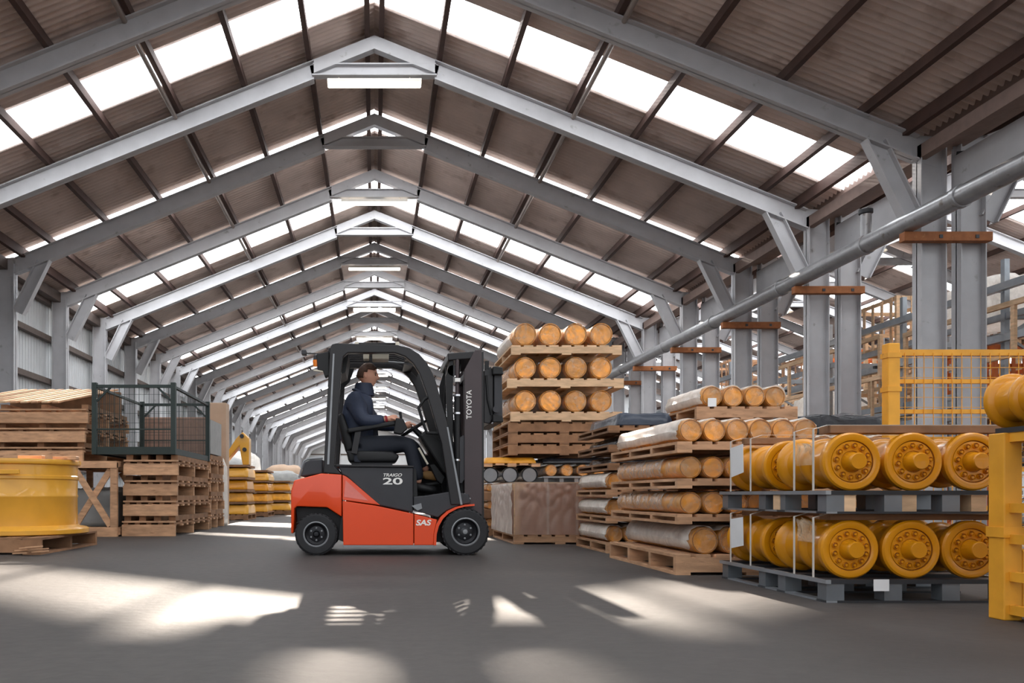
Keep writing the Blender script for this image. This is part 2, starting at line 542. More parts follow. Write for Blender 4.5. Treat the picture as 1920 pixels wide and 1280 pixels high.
# ---- portal frames
def frame_meshes():
    g = {}
    def rafter(sx):
        mb = MB()
        x0, x1 = 1.36, 9.72
        zt = lambda x: APEX - SLOPE * x
        D = 0.44
        ky = 0.012
        mb.prism([(sx * x0, zt(x0)), (sx * x1, zt(x1)), (sx * x1, zt(x1) - D), (sx * x0, zt(x0) - D)], -ky, ky)
        for dz in (-0.014, -D + 0.014):
            mb.prism([(sx * x0, zt(x0) + dz + 0.014), (sx * x1, zt(x1) + dz + 0.014), (sx * x1, zt(x1) + dz - 0.014), (sx * x0, zt(x0) + dz - 0.014)], -0.11, 0.11)
        # slim head of the rafter up to the ridge
        mb.prism([(0, zt(0)), (sx * x0, zt(x0)), (sx * x0, zt(x0) - 0.30), (0, zt(0) - 0.30)], -0.10, 0.10)
        return mb.mesh('rafter')
    def column(sx, xc, wd):
        mb = MB()
        zt = 6.86
        a, b = sx * (xc - wd / 2), sx * (xc + wd / 2)
        a, b = min(a, b), max(a, b)
        mb.box(a, b, -0.012, 0.012, 0, zt)
        mb.box(a, a + 0.02, -0.12, 0.12, 0, zt)
        mb.box(b - 0.02, b, -0.12, 0.12, 0, zt)
        mb.box(a - 0.05, b + 0.05, -0.17, 0.17, 0, 0.03)
        # corner plate where the rafter lands
        mb.prism([(sx * (xc - 0.32), 6.60), (sx * (xc + 0.28), 6.45), (sx * (xc + 0.28), 7.02 - 0.0), (sx * (xc - 0.32), APEX - SLOPE * (xc - 0.32))], -0.016, 0.016)
        return mb.mesh('column')
    def brace(sx):
        mb = MB()
        p0, p1 = Vector((sx * 9.0, 0, 6.90)), Vector((sx * 9.66, 0, 5.55))
        d = (p1 - p0).normalized(); nrm = Vector((d.z, 0, -d.x))
        mb.bar(p0 - d * 0.05, p1, 0.02, 0.30, up=nrm)
        for s in (1, -1):
            off = nrm * (0.15 * s)
            mb.bar(p0 + off - d * (0.15 if s * sx > 0 else 0.0), p1 + off, 0.20, 0.025, up=nrm)
        return mb.mesh('knee_brace')
    def collar():
        mb = MB()
        z0, z1 = 10.03, 10.30
        mb.prism([(-1.40, z0 + 0.0), (1.40, z0), (1.46, z1 - 0.02), (1.36, z1), (-1.36, z1), (-1.46, z1 - 0.02)], -0.012, 0.012)
        mb.box(-1.40, 1.40, -0.10, 0.10, z0, z0 + 0.028)
        mb.box(-1.38, 1.38, -0.10, 0.10, z1 - 0.028, z1)
        return mb.mesh('collar_beam')
    g['rl'], g['rr'] = rafter(-1), rafter(1)
    g['cl'], g['cr'] = column(-1, 9.97, 0.46), column(1, 9.97, 0.46)
    g['bl'], g['br'] = brace(-1), brace(1)
    g['co'] = collar()
    return g
FM = frame_meshes()
def portal(xc, yy, label, half2=False):
    root = thing('portal_frame', label, 'roof frame', (xc, yy, 0), group='steel portal frames of the hall', kind='structure')
    for nm, k in (('rafter', 'rl'), ('rafter', 'rr'), ('column', 'cl'), ('column', 'cr'), ('knee_brace', 'bl'), ('knee_brace', 'br'), ('collar_beam', 'co')):
        o = link(nm, FM[k], M['frame'], root)
    return root
FRAMES = [3.2 - 3.6, 3.2, 6.7, 10.25] + [FY0 + BAY * k for k in range(NFRAME)]
for i, fy in enumerate(FRAMES):
    portal(0, fy, 'grey steel portal frame over the nave, %s counted away from the camera' % ORD[i])
for i, fy in enumerate([10.25] + [FY0 + BAY * k for k in range(16)]):
    portal(NAVE2 - 0.10, fy, 'grey steel portal frame of the side nave, %s along the pipe' % ORD[i])

# ---- batten lights under every second frame
lamp = thing('batten_light', 'x', 'light')
MB().box(-1.06, 1.06, -0.09, 0.09, 0.02, 0.09).build('housing', M['lampbody'], lamp, local=True)
MB().prism([(-1.05, -0.06), (1.05, -0.06), (1.05, 0.02), (-1.05, 0.02)], -0.07, 0.07).build('tube', M['tube'], lamp, local=True, bevel=0.02)
for s in (-0.8, 0.8):
    MB().box(s - 0.012, s + 0.012, -0.012, 0.012, 0.09, 0.16).build('hanger', M['lampbody'], lamp, local=True)
PROTOS.append(lamp)
for k in range(1, NFRAME, 2):
    copy_tree(lamp, (0, FY0 + BAY * k, 9.87), label='fluorescent batten light under the ridge, %s along the nave' % ORD[(k - 1) // 2], group='batten lights along the ridge')

# ---- left wall: cladding sheets between rails
wl = thing('wall_left', 'pale ribbed cladding wall along the left side of the nave', 'wall', (-10.42, 0, 0), kind='structure')
def rib_sheet(width, height):
    mb = MB()
    n = int(width / 0.2)
    vs, fs = [], []
    for i in range(n):
        y0 = i * 0.2
        for dy, dx in ((0, 0), (0.13, 0), (0.145, -0.03), (0.185, -0.03)):
            vs += [(dx, y0 + dy, 0), (dx, y0 + dy, height)]
    vs += [(0, width, 0), (0, width, height)]
    for i in range(len(vs) // 2 - 1):
        fs.append((2 * i, 2 * i + 2, 2 * i + 3, 2 * i + 1))
    mb.add(vs, fs)
    me = bpy.data.meshes.new('cladding_sheet')
    me.from_pydata(mb.v, [], mb.f)
    me.materials.append(M['clad'])
    return me
RS = rib_sheet(BAY, 7.2)
for k in range(-6, NFRAME):
    o = link('cladding_sheet', RS, M['clad'], wl)
    o.location = (0, FY0 + BAY * k - 0.0, 0)
for z in (1.4, 2.75, 4.1, 5.45, 6.6):
    MB().box(-10.38, -10.22, Y_START, Y_END, z, z + 0.17).build('rail', M['girt'], wl)
MB().box(-10.42, -9.95, Y_START, Y_END, 6.72, 7.02).build('eaves_beam', M['girt'], wl)
# ---- far gable
wf = thing('wall_far', 'pale far gable wall closing the nave', 'wall', (0, Y_END, 0), kind='structure')
MB().prism([(-10.4, 0), (10.4, 0), (10.4, 7.0), (0, 11.2), (-10.4, 7.0)], Y_END, Y_END + 0.1).build('gable_sheet', M['clad'], wf)
for z in (1.6, 3.2, 4.8, 6.4):
    MB().box(-10.3, 10.3, Y_END - 0.15, Y_END, z, z + 0.17).build('rail', M['girt'], wf)
for x in (-5, 0, 5):
    MB().box(x - 0.12, x + 0.12, Y_END - 0.3, Y_END, 0, 10.9 - 0.4 * abs(x)).build('wind_post', M['frame'], wf)
# ---- right: outer wall of the neighbouring nave, its far end
wr = thing('wall_right', 'pale outer wall of the neighbouring nave', 'wall', (31.0, 0, 0), kind='structure')
MB().box(31.0, 31.1, 7.0, 75, 0, 7.1).build('cladding_sheet', M['clad'], wr)
for z in (2.0, 3.6, 5.2):
    MB().box(30.85, 31.0, 7.0, 75, z, z + 0.17).build('rail', M['girt'], wr)
wb = thing('wall_side', 'end wall of the neighbouring nave', 'wall', (NAVE2, 75, 0), kind='structure')
MB().prism([(NAVE2 - 10.2, 0), (NAVE2 + 10.3, 0), (NAVE2 + 10.3, 7.0), (NAVE2, 11.2), (NAVE2 - 10.2, 7.0)], 75, 75.1).build('gable_sheet', M['clad'], wb)
# ---- valley gutter between the naves, with the plate girder under it
tr = thing('trim_1', 'brown valley gutter and girder above the paired columns', 'gutter', (10.3, 0, 0), kind='structure')
MB().prism([(10.02, 7.22), (10.08, 6.90), (10.55, 6.90), (10.66, 7.22), (10.70, 7.22), (10.58, 6.86), (10.05, 6.86), (9.98, 7.22)], Y_START, 75).build('gutter_trough', M['gutter'], tr)
MB().box(9.74, 9.90, 5.0, 75, 6.62, 6.86).build('eaves_beam', M['gutter'], tr)
for k in range(-1, 14):
    y0 = FY0 + BAY * k
    MB().bar((10.33, y0 + 0.2, 5.55), (10.33, y0 + BAY - 0.2, 6.65), 0.05, 0.07).build('tie_bar', M['darksteel'], tr)
    MB().box(10.30, 10.36, y0 + 0.15, y0 + BAY - 0.15, 6.05, 6.62).build('girder_plate', M['frame'], tr)

# ---- long pipe resting on brackets
pipe = thing('overhead_pipe', 'long grey metal pipe running along the right-hand columns', 'pipe', (9.46, 20, 5.42))
MB().tube([(9.46, 6.0, 5.42), (9.46, 46, 5.42)], 0.168, 20).build('barrel', M['galv'], pipe, smooth=40)
for yy in (8.9, 12.9, 15.4, 18.6, 22.3, 26.0, 30.5):
    MB().lathe([(0.17, -0.06), (0.19, -0.05), (0.19, 0.05), (0.17, 0.06)], (9.46, yy, 5.42), 20).build('coupling', M['galv'], pipe, smooth=40)
MB().tube([(9.46, 15.4, 5.45), (9.46, 15.4, 6.05)], 0.10, 14).build('branch_stub', M['galv'], pipe, smooth=40)
MB().lathe([(0.10, 0.0), (0.125, 0.02), (0.125, 0.09), (0.10, 0.1)], (9.46, 15.4, 6.0), 14, 'z').build('stub_collar', M['darksteel'], pipe, smooth=40)
for i, k in enumerate(range(-1, 9)):
    fy = FY0 + BAY * k if k >= 0 else 10.25
    b = thing('pipe_bracket', 'rust brown bracket across the paired columns, %s along the pipe' % ORD[i], 'bracket', (10.1, fy - 0.2, 5.17), group='pipe brackets on the columns')
    MB().box(9.34, 10.90, fy - 0.28, fy - 0.125, 5.085, 5.250).build('channel', M['bracket'], b, bevel=0.01)
    for x in (9.98, 10.62):
        MB().box(x - 0.03, x + 0.03, fy - 0.29, fy - 0.28, 5.13, 5.19).build('bolt_plate', M['darksteel'], b)
# ================================================================== FORKLIFT
FD = 8.02                                   # near side of the truck
FW = 1.10
FN, FF = FD, FD + FW
FM_ = (FN + FF) / 2
def F(*pts, d=FD):
    return [(px(x, d), pz(y, d)) for x, y in pts]
def fx(x): return px(x, FD)
def fz(y): return pz(y, FD)
truck = thing('forklift', 'orange and charcoal electric counterbalance forklift with a black mast, seen from the side', 'forklift', (fx(730), FM_, 0))

# counterweight
cw = MB()
cw.prism(F((545, 1000), (545, 920), (551, 900), (602, 887), (640.5, 889), (640.5, 969), (613, 951), (556, 949), (551, 953), (549.5, 1000)), FN + 0.03, FF - 0.03)
cw.build('counterweight', M['orange'], truck, bevel=0.022, seg=3, smooth=40)
MB().prism(F((552, 951), (612, 953), (640, 971), (640, 1013), (560, 1013)), FN + 0.16, FF - 0.16).build('rear_axle_housing', M['black'], truck)
MB().prism(F((640, 966), (647, 970), (647, 1018), (634, 1012)), FN + 0.06, FF - 0.06).build('rear_mudguard', M['black'], truck)
tl = MB().prism(F((562, 893), (570, 866), (580, 861), (604, 860), (604, 887)), FN + 0.08, FF - 0.08)
tl.build('rear_lamp_cluster', M['charcoal'], truck, bevel=0.012)
MB().tube([(fx(559), FN + 0.10, fz(895)), (fx(568), FN + 0.10, fz(864)), (fx(576), FN + 0.10, fz(859)), (fx(604), FN + 0.10, fz(857.5)),
           ], 0.011, 8).build('rear_grab_rail', M['hub'], truck, smooth=50)
# side panels (near and far)
for s, (a, b) in enumerate(((FN + 0.02, FN + 0.07), (FF - 0.07, FF - 0.02))):
    sp = MB().prism(F((642, 938.5), (706, 948), (775.5, 963), (775.5, 1022), (643.5, 1022)), a, b)
    side = sp.build('side_panel', M['orange'], truck, bevel=0.006)
    MB().prism(F((642, 890), (649, 893), (657, 899), (713, 947), (642, 937)), a, b).build('shoulder_panel', M['orange'], truck, bevel=0.006)
    MB().prism(F((777, 963.5), (820, 974), (817, 986), (814, 1000), (813, 1022), (777, 1022)), a, b).build('front_panel', M['orange'], truck, bevel=0.006)
    # rolled edge of the front fender
    outer = [(813, 1022), (814, 1000), (818, 983), (826, 969), (838, 958), (855, 950), (872, 946), (890, 944.5)]
    inner = [(890, 948), (872, 949.5), (857, 953.5), (842, 961.5), (831, 972), (823, 986), (819, 1001), (818, 1022)]
    MB().prism(F(*(outer + inner)), a - 0.01, b + 0.10 if s == 0 else b + 0.01).build('fender_lip', M['orange'], truck)
    MB().prism(F((643, 1022), (813, 1022), (813, 1025.5), (645, 1025.5)), a, b).build('sill_strip', M['hub'], truck)
# battery hood and chassis block
MB().prism(F((634, 874), (775, 876), (775, 961), (708, 946.5), (651, 894), (641, 889)), FN + 0.045, FF - 0.045).build('battery_hood', M['charcoal'], truck, bevel=0.012)
MB().prism(F((629, 870), (776, 872.5), (776, 876), (630, 874.5)), FN + 0.03, FF - 0.03).build('hood_lid', M['blacksteel'], truck, bevel=0.005)
MB().prism(F((645, 950), (812, 978), (812, 1019), (645, 1019)), FN + 0.08, FF - 0.08).build('chassis', M['black'], truck)
# footwell, step and nose
MB().prism(F((776, 957), (822, 970), (838, 957), (866, 946), (884, 943), (880, 926), (848, 921), (800, 929), (776, 931)), FN + 0.05, FF - 0.05).build('step_well', M['charcoal'], truck, bevel=0.008)
MB().prism(F((772, 948), (790, 943), (792, 953), (783, 957)), FN + 0.03, FN + 0.06).build('step_plate', M['hub'], truck)
MB().prism(F((843, 827), (871, 832), (884, 944), (846, 935)), FN + 0.22, FF - 0.12).build('nose_cowl', M['charcoal'], truck, bevel=0.015)
MB().prism(F((790, 812), (803, 800), (852, 836), (856, 880), (838, 886)), FM_ - 0.24, FM_ + 0.24).build('dashboard', M['black'], truck, bevel=0.02)
MB().tube([(fx(788), FN + 0.30, fz(836)), (fx(806), FN + 0.30, fz(868))], 0.011, 8).build('steering_column_trim', M['cream'], truck)
MB().prism(F((810, 868), (822, 866), (842, 892), (836, 908), (826, 900)), FM_ - 0.13, FM_ - 0.03).build('pedal_box', M['black'], truck, bevel=0.01)
MB().prism(F((776, 931), (846, 924), (848, 930), (776, 937)), FN + 0.08, FF - 0.08).build('floor_plate', M['black'], truck)
MB().prism(F((800, 905), (838, 900), (840, 904), (802, 909)), FM_ + 0.02, FM_ + 0.22).build('pedal', M['black'], truck)
MB().prism(F((774, 862), (800, 845), (850, 838), (878, 925), (776, 932)), FF - 0.10, FF - 0.07).build('footwell_side', M['black'], truck)
MB().prism(F((776, 878), (781, 878), (784, 932), (776, 932)), FN + 0.10, FF - 0.10).build('footwell_back', M['black'], truck)
# seat
st = MB().prism([(px(632, FM_), pz(783, FM_)), (px(645, FM_), pz(777, FM_)), (px(668, FM_), pz(842, FM_)), (px(650, FM_), pz(852, FM_))], FM_ - 0.24, FM_ + 0.24)
st.build('seat_back', M['black'], truck, bevel=0.03, seg=3, smooth=40)
MB().prism([(px(650, FM_), pz(846, FM_)), (px(735, FM_), pz(848, FM_)), (px(748, FM_), pz(856, FM_)), (px(742, FM_), pz(868, FM_)), (px(655, FM_), pz(868, FM_))],
           FM_ - 0.25, FM_ + 0.25).build('seat_cushion', M['black'], truck, bevel=0.025, seg=3, smooth=40)
MB().box(px(660, FM_), px(735, FM_), FM_ - 0.2, FM_ + 0.2, fz(875), pz(866, FM_)).build('seat_base', M['charcoal'], truck)
MB().bar((px(652, 8.3), 8.30, pz(808, 8.3)), (px(742, 8.3), 8.30, pz(793, 8.3)), 0.09, 0.05).build('armrest', M['black'], truck, bevel=0.015)
MB().bar((px(664, 8.3), 8.30, pz(850, 8.3)), (px(672, 8.3), 8.30, pz(806, 8.3)), 0.04, 0.06).build('armrest_bracket', M['blacksteel'], truck)
lv = MB().prism([(px(738, 8.28), pz(812, 8.28)), (px(742, 8.28), pz(784, 8.28)), (px(756, 8.28), pz(786, 8.28)), (px(764, 8.28), pz(804, 8.28)), (px(752, 8.28), pz(815, 8.28))], 8.22, 8.34)
lv.build('control_console', M['black'], truck, bevel=0.01)
MB().tube([(px(753, 8.26), 8.26, pz(790, 8.26)), (px(750, 8.26), 8.26, pz(772, 8.26))], [0.012, 0.016], 8).build('joystick', M['black'], truck, smooth=50)
# steering wheel (a ring lying tilted towards the driver)
def ring(c, r, rr, tilt, nm, m, parent, n=28):
    mb = MB()
    R = Euler((0, tilt, 0)).to_matrix()
    pts = [Vector(c) + R @ Vector((r * math.cos(2 * math.pi * k / n), r * math.sin(2 * math.pi * k / n), 0)) for k in range(n + 1)]
    mb.tube(pts, rr, 7, caps=False)
    for k in (0, 1, 2):
        q = Vector(c) + R @ Vector((r * math.cos(2.1 * k), r * math.sin(2.1 * k), 0))
        mb.tube([c, q], 0.011, 6)
    mb.lathe([(0.03, -0.01), (0.03, 0.02)], c, 10, 'z')
    return mb.build(nm, m, parent, smooth=50)
SWC = (px(776, FM_), FM_, pz(803, FM_))
ring(SWC, 0.155, 0.013, math.radians(-32), 'steering_wheel', M['black'], truck)
MB().tube([SWC, (px(800, FM_), FM_, pz(828, FM_))], 0.03, 10).build('steering_column', M['black'], truck)
# overhead guard: near and far hoop, cross beams, roof bars
hoop = [(606, 886), (618, 652), (622, 644), (630, 642), (745, 645), (768, 651), (786, 662), (802, 680), (816, 708), (839, 791), (866, 946),
        (846, 946), (829, 832), (800, 735), (787, 699), (775, 680), (760, 667), (740, 660), (652, 660), (643, 668), (640, 690), (627, 874), (640, 889)]
for a, b in ((FN + 0.03, FN + 0.12), (FF - 0.12, FF - 0.03)):
    g = MB().prism(F(*hoop), a, b).build('guard_hoop', M['blacksteel'], truck, bevel=0.008)
    MB().prism(F((838, 800), (841, 800), (868, 946), (864, 946)), a - 0.004, a).build('post_edge_glint', M['hub'], g)  # pale strips painting the light reflected along the guard posts
    MB().prism(F((613, 870), (624, 662), (627, 662), (617, 870)), a - 0.004, a).build('post_edge_glint', M['hub'], g)
for x, y in ((624, 650), (770, 660)):
    MB().box(fx(x) - 0.05, fx(x) + 0.05, FN + 0.12, FF - 0.12, fz(y) - 0.05, fz(y) + 0.015).build('cross_beam', M['blacksteel'], truck, bevel=0.006)
for k in range(7):
    yy = FN + 0.20 + k * (FW - 0.40) / 6
    MB().tube([(fx(628), yy, fz(648)), (fx(745), yy, fz(650)), (fx(772), yy, fz(660)), (fx(792), yy, fz(680))], 0.012, 6).build('roof_bar', M['blacksteel'], truck, smooth=50)
MB().prism(F((627, 662), (660, 662), (650, 690), (640, 700), (629, 720)), FF - 0.14, FF - 0.12).build('rear_gusset', M['black'], truck)
MB().prism(F((627, 652), (652, 656), (646, 690), (628, 700)), FN + 0.25, FF - 0.25).build('rear_cross_plate', M['black'], truck)
# small things under and on the roof
cb = MB().box(px(698, 8.4), px(729, 8.4), 8.35, 8.55, pz(675, 8.4), pz(650, 8.4))
cbo = cb.build('control_box', M['cream'], truck, bevel=0.012)
MB().box(px(698, 8.4) + 0.005, px(729, 8.4) - 0.03, 8.346, 8.352, pz(665, 8.4), pz(663, 8.4)).build('box_seam', M['charcoal'], cbo)
MB().box(px(681, 8.4), px(692, 8.4), 8.38, 8.5, pz(674, 8.4), pz(657, 8.4)).build('aerial_unit', M['cream'], truck, bevel=0.01)
MB().tube([(fx(729), FN + 0.33, fz(668)), (fx(765), FN + 0.33, fz(671)), (fx(782), FN + 0.33, fz(676))], 0.010, 6).build('roof_cable', M['hub'], truck)
MB().tube([(fx(668), FN + 0.2, fz(637)), (fx(746), FN + 0.2, fz(637.5))], 0.012, 8).build('roof_rail', M['blacksteel'], truck)
for x in (668, 746):
    MB().box(fx(x) - 0.02, fx(x) + 0.02, FN + 0.18, FN + 0.22, fz(645), fz(634)).build('roof_rail_foot', M['cream'], truck, bevel=0.006)
# working lights at the back
MB().prism(F((592, 660), (616, 655), (616, 700), (608, 704), (604, 692), (594, 690)), FN + 0.10, FN + 0.22).build('lamp_bracket', M['black'], truck, bevel=0.006)
MB().lathe([(0.0, -0.03), (0.03, -0.03), (0.035, 0.03), (0.02, 0.06), (0.0, 0.065)], (fx(591), FN + 0.15, fz(677)), 14, 'z').build('beacon', M['amberlens'], truck, smooth=40)
MB().lathe([(0.032, 0), (0.028, 0.05), (0.0, 0.07)], (fx(591), FN + 0.15, fz(671)), 14, 'z').build('beacon_cap', M['charcoal'], truck, smooth=40)
MB().bar((fx(564), FN + 0.18, fz(656)), (fx(616), FN + 0.18, fz(658)), 0.015, 0.012).build('lamp_arm', M['blacksteel'], truck)
MB().box(fx(563), fx(572), FN + 0.13, FN + 0.23, fz(660), fz(651)).build('rear_work_lamp', M['charcoal'], truck, bevel=0.006)
MB().bar((fx(586), FN + 0.12, fz(690)), (fx(612), FN + 0.12, fz(694)), 0.03, 0.015).build('mirror_arm', M['cream'], truck)
# front grab handle
MB().tube([(fx(834), FN + 0.1, fz(812)), (fx(802), FN + 0.1, fz(810)), (fx(794), FN + 0.1, fz(790)), (fx(786), FN + 0.1, fz(762)), (fx(797), FN + 0.1, fz(746)), (fx(808), FN + 0.1, fz(741))],
          0.016, 8).build('grab_handle', M['black'], truck, smooth=50)
# mast: outer and inner channels, cylinders, chains, crosshead
for a in (FN + 0.10, FF - 0.22):
    mo = MB().prism(F((873, 1000), (873, 690), (893, 652), (906, 652), (907, 1000)), a, a + 0.12).build('mast_channel', M['maststeel'], truck, bevel=0.006)
    MB().prism(F((906.5, 655), (910, 655), (911, 985), (907.5, 985)), a + 0.03, a + 0.09).build('mast_flange', M['blacksteel'], mo)
    MB().prism(F((838, 700), (849, 664), (853, 664), (850, 910), (846, 910)), a + 0.05, a + 0.10).build('inner_rail', M['black'], truck)
    MB().tube([(fx(860), a + 0.04, fz(930)), (fx(860), a + 0.04, fz(740))], 0.033, 14).build('lift_cylinder', M['black'], truck, smooth=50)
    MB().tube([(fx(860), a + 0.04, fz(740)), (fx(860), a + 0.04, fz(668))], 0.02, 12).build('piston_rod', M['maststeel'], truck, smooth=50)
    for y in (772, 861, 738):
        MB().lathe([(0.036, -0.009), (0.042, -0.009), (0.042, 0.009), (0.036, 0.009)], (fx(860), a + 0.04, fz(y)), 14, 'z').build('cylinder_clamp', M['chrome'], truck, smooth=40)
    MB().box(fx(855), fx(865), a - 0.01, a + 0.02, fz(713), fz(706)).build('label_plate', M['white'], truck)
    MB().prism(F((862, 820), (884, 806), (886, 880), (868, 905), (862, 905)), a + 0.02, a + 0.08).build('tilt_bracket', M['charcoal'], truck)
MB().prism(F((841, 658), (893, 654), (896, 668), (842, 672)), FN + 0.12, FF - 0.12).build('mast_crosshead', M['blacksteel'], truck, bevel=0.01)
MB().box(fx(878), fx(900), FN + 0.22, FF - 0.22, fz(700), fz(688)).build('mast_cross_tie', M['blacksteel'], truck)
MB().box(fx(874), fx(905), FN + 0.22, FF - 0.22, fz(985), fz(945)).build('mast_foot_tie', M['blacksteel'], truck)
for i, (x, r) in enumerate(((848, 0.012), (854, 0.010), (868, 0.012), (843, 0.009))):
    MB().tube([(fx(x + 2), FN + 0.30 + 0.06 * i, fz(668)), (fx(x - 2), FN + 0.30 + 0.06 * i, fz(740)), (fx(x + 6), FN + 0.30 + 0.06 * i, fz(830)), (fx(x + 12), FN + 0.30 + 0.06 * i, fz(930))], r, 6
              ).build('hydraulic_hose', M['black'], truck, smooth=60)
MB().tube([(fx(872), FN + 0.09, fz(925)), (fx(880), FN + 0.07, fz(932)), (fx(872), FN + 0.07, fz(938)), (fx(884), FN + 0.09, fz(934))], 0.010, 6).build('coiled_hose', M['hub'], truck, smooth=60)
MB().lathe([(0.0, -0.03), (0.055, -0.03), (0.055, 0.03), (0.0, 0.03)], (fx(852), FN + 0.18, fz(690)), 16, 'y').build('chain_pulley', M['charcoal'], truck, smooth=40)
# carriage with side shifter
MB().prism(F((911, 690), (925, 682), (929, 700), (929, 780), (922, 792), (911, 790)), FN + 0.14, FF - 0.14).build('carriage', M['blacksteel'], truck, bevel=0.008)
for y0, y1 in ((684, 700), (775, 790)):
    MB().prism(F((926, y0), (944, y0 + 2), (946, y1), (926, y1)), FN + 0.06, FF - 0.06).build('carriage_bar', M['black'], truck, bevel=0.008)
for yy in (FN + 0.12, FN + 0.46, FN + 0.80):
    MB().prism(F((930, 690), (945, 694), (946, 780), (938, 790), (930, 786)), yy, yy + 0.12).build('side_shift_plate', M['charcoal'], truck, bevel=0.008)
MB().tube([(fx(915), FN + 0.13, fz(700)), (fx(918), FN + 0.12, fz(745)), (fx(925), FN + 0.13, fz(775))], 0.012, 7).build('carriage_hose', M['black'], truck, smooth=60)
MB().lathe([(0.0, -0.02), (0.035, -0.02), (0.035, 0.02), (0.0, 0.02)], (fx(932), FN + 0.06, fz(766)), 14).build('shift_roller', M['charcoal'], truck, smooth=40)
MB().tube([(fx(926), FN + 0.12, fz(792)), (fx(934), FN + 0.1, fz(784)), (fx(940), FN + 0.1, fz(780))], 0.014, 7).build('shift_rod', M['chrome'], truck, smooth=60)
for x in (907, 917):
    MB().box(fx(x) - 0.02, fx(x) + 0.02, FN + 0.14, FN + 0.2, fz(688), fz(672)).build('chain_anchor', M['black'], truck)
# wheels
def wheel(x, y, r, wd, near):
    c = (fx(x), (FN + wd / 2) if near else (FF - wd / 2), r)
    h = wd / 2
    s = -1 if near else 1
    ty = MB().lathe([(r * .60, -h), (r * .66, -h * 1.02), (r * .90, -h * .98), (r * .985, -h * .8), (r, -h * .55), (r, h * .55), (r * .985, h * .8), (r * .90, h * .98), (r * .66, h), (r * .60, h)], c, 40, closed=True)
    for k in range(30):
        t = 2 * math.pi * k / 30
        for sg in (-1, 1):
            p0 = Vector((c[0] + math.cos(t) * r * .985, c[1] + sg * h * .95, c[2] + math.sin(t) * r * .985))
            p1 = Vector((c[0] + math.cos(t + .14) * r * .995, c[1] + sg * h * .2, c[2] + math.sin(t + .14) * r * .995))
            ty.bar(p0, p1, r * .09, r * .03, up=Vector((math.cos(t), 0, math.sin(t))))
    w = ty.build('wheel', M['rubber'], truck, smooth=35)
    MB().lathe([(0, s * h * .25), (r * .2, s * h * .3), (r * .38, s * h * .2), (r * .50, s * h * .35), (r * .56, s * h * .9), (r * .61, s * h * 1.0), (r * .61, -s * h * .9), (0, -s * h * .9)], c, 32).build('rim', M['rim'], w, smooth=35)
    MB().lathe([(r * .535, s * h * .95), (r * .57, s * h * 1.05), (r * .61, s * h * 1.03), (r * .60, s * h * .9)], c, 32, closed=True).build('rim_edge', M['hub'], w, smooth=35)
    MB().lathe([(0, s * h * .75), (r * .10, s * h * .72), (r * .16, s * h * .5), (r * .18, s * h * .25)], c, 20).build('hub_cap', M['hub'] if x > 700 else M['rim'], w, smooth=35)
    for k in range(6):
        t = 2 * math.pi * (k + .5) / 6
        MB().lathe([(0, s * h * .42), (r * .045, s * h * .40), (r * .05, s * h * .22)], (c[0] + r * .29 * math.cos(t), c[1], c[2] + r * .29 * math.sin(t)), 8).build('wheel_nut', M['hub'], w)
wheel(592.5, 1001, 0.212, 0.17, True); wheel(592.5, 1001, 0.212, 0.17, False)
wheel(873, 998, 0.236, 0.21, True); wheel(873, 998, 0.236, 0.21, False)
MB().box(fx(818), fx(905), FN + 0.24, FF - 0.24, 0.12, 0.55).build('drive_axle', M['black'], truck)

# lettering
def lettering(text, w, h, loc, rot, m, parent, bold=0.0, shear=0.0, nm='lettering'):
    cu = bpy.data.curves.new('lettering', 'FONT')
    cu.body = text; cu.extrude = 0.002; cu.offset = bold; cu.shear = shear
    tmp = bpy.data.objects.new('tmp_text', cu)
    COL.objects.link(tmp)
    dg = bpy.context.evaluated_depsgraph_get()
    me = bpy.data.meshes.new_from_object(tmp.evaluated_get(dg))
    bpy.data.objects.remove(tmp)
    xs = [v.co.x for v in me.vertices]; ys = [v.co.y for v in me.vertices]
    x0, x1, y0, y1 = min(xs), max(xs), min(ys), max(ys)
    R = Euler(rot).to_matrix()
    off = Vector(ORIG.get(parent.name, (0, 0, 0))) if parent else Vector((0, 0, 0))
    for v in me.vertices:
        q = Vector(((v.co.x - (x0 + x1) / 2) / (x1 - x0) * w, (v.co.y - (y0 + y1) / 2) / (y1 - y0) * h, v.co.z))
        v.co = R @ q + Vector(loc) - off
    me.materials.clear()
    return link(nm, me, m, parent)
H90 = math.pi / 2
lettering('TOYOTA', abs(fz(784) - fz(729)), abs(fx(884) - fx(874)), (fx(881.5), FN + 0.098, fz(756)), (H90, -H90, 0), M['white'], truck, 0.01)
lettering('TRAIGO', fx(754) - fx(719), fz(887) - fz(893), (fx(736.5), FN + 0.043, fz(890)), (H90, 0, 0), M['white'], truck, 0.015, 0.25)
lettering('20', fx(755) - fx(718), fz(895) - fz(908), (fx(736.5), FN + 0.043, fz(901.5)), (H90, 0, 0), M['white'], truck, 0.02)
lettering('SAS', fx(809) - fx(780), fz(974) - fz(985), (fx(794.5), FN + 0.018, fz(979.5)), (H90, 0, 0), M['white'], truck, 0.03, 0.2)
MB().prism(F((648, 900), (690, 938), (645, 931)), FN + 0.0175, FN + 0.0195).build('shoulder_reflector', mat('pink_reflector', (232, 128, 116), 0.3, 0, 0.1, 9), truck)

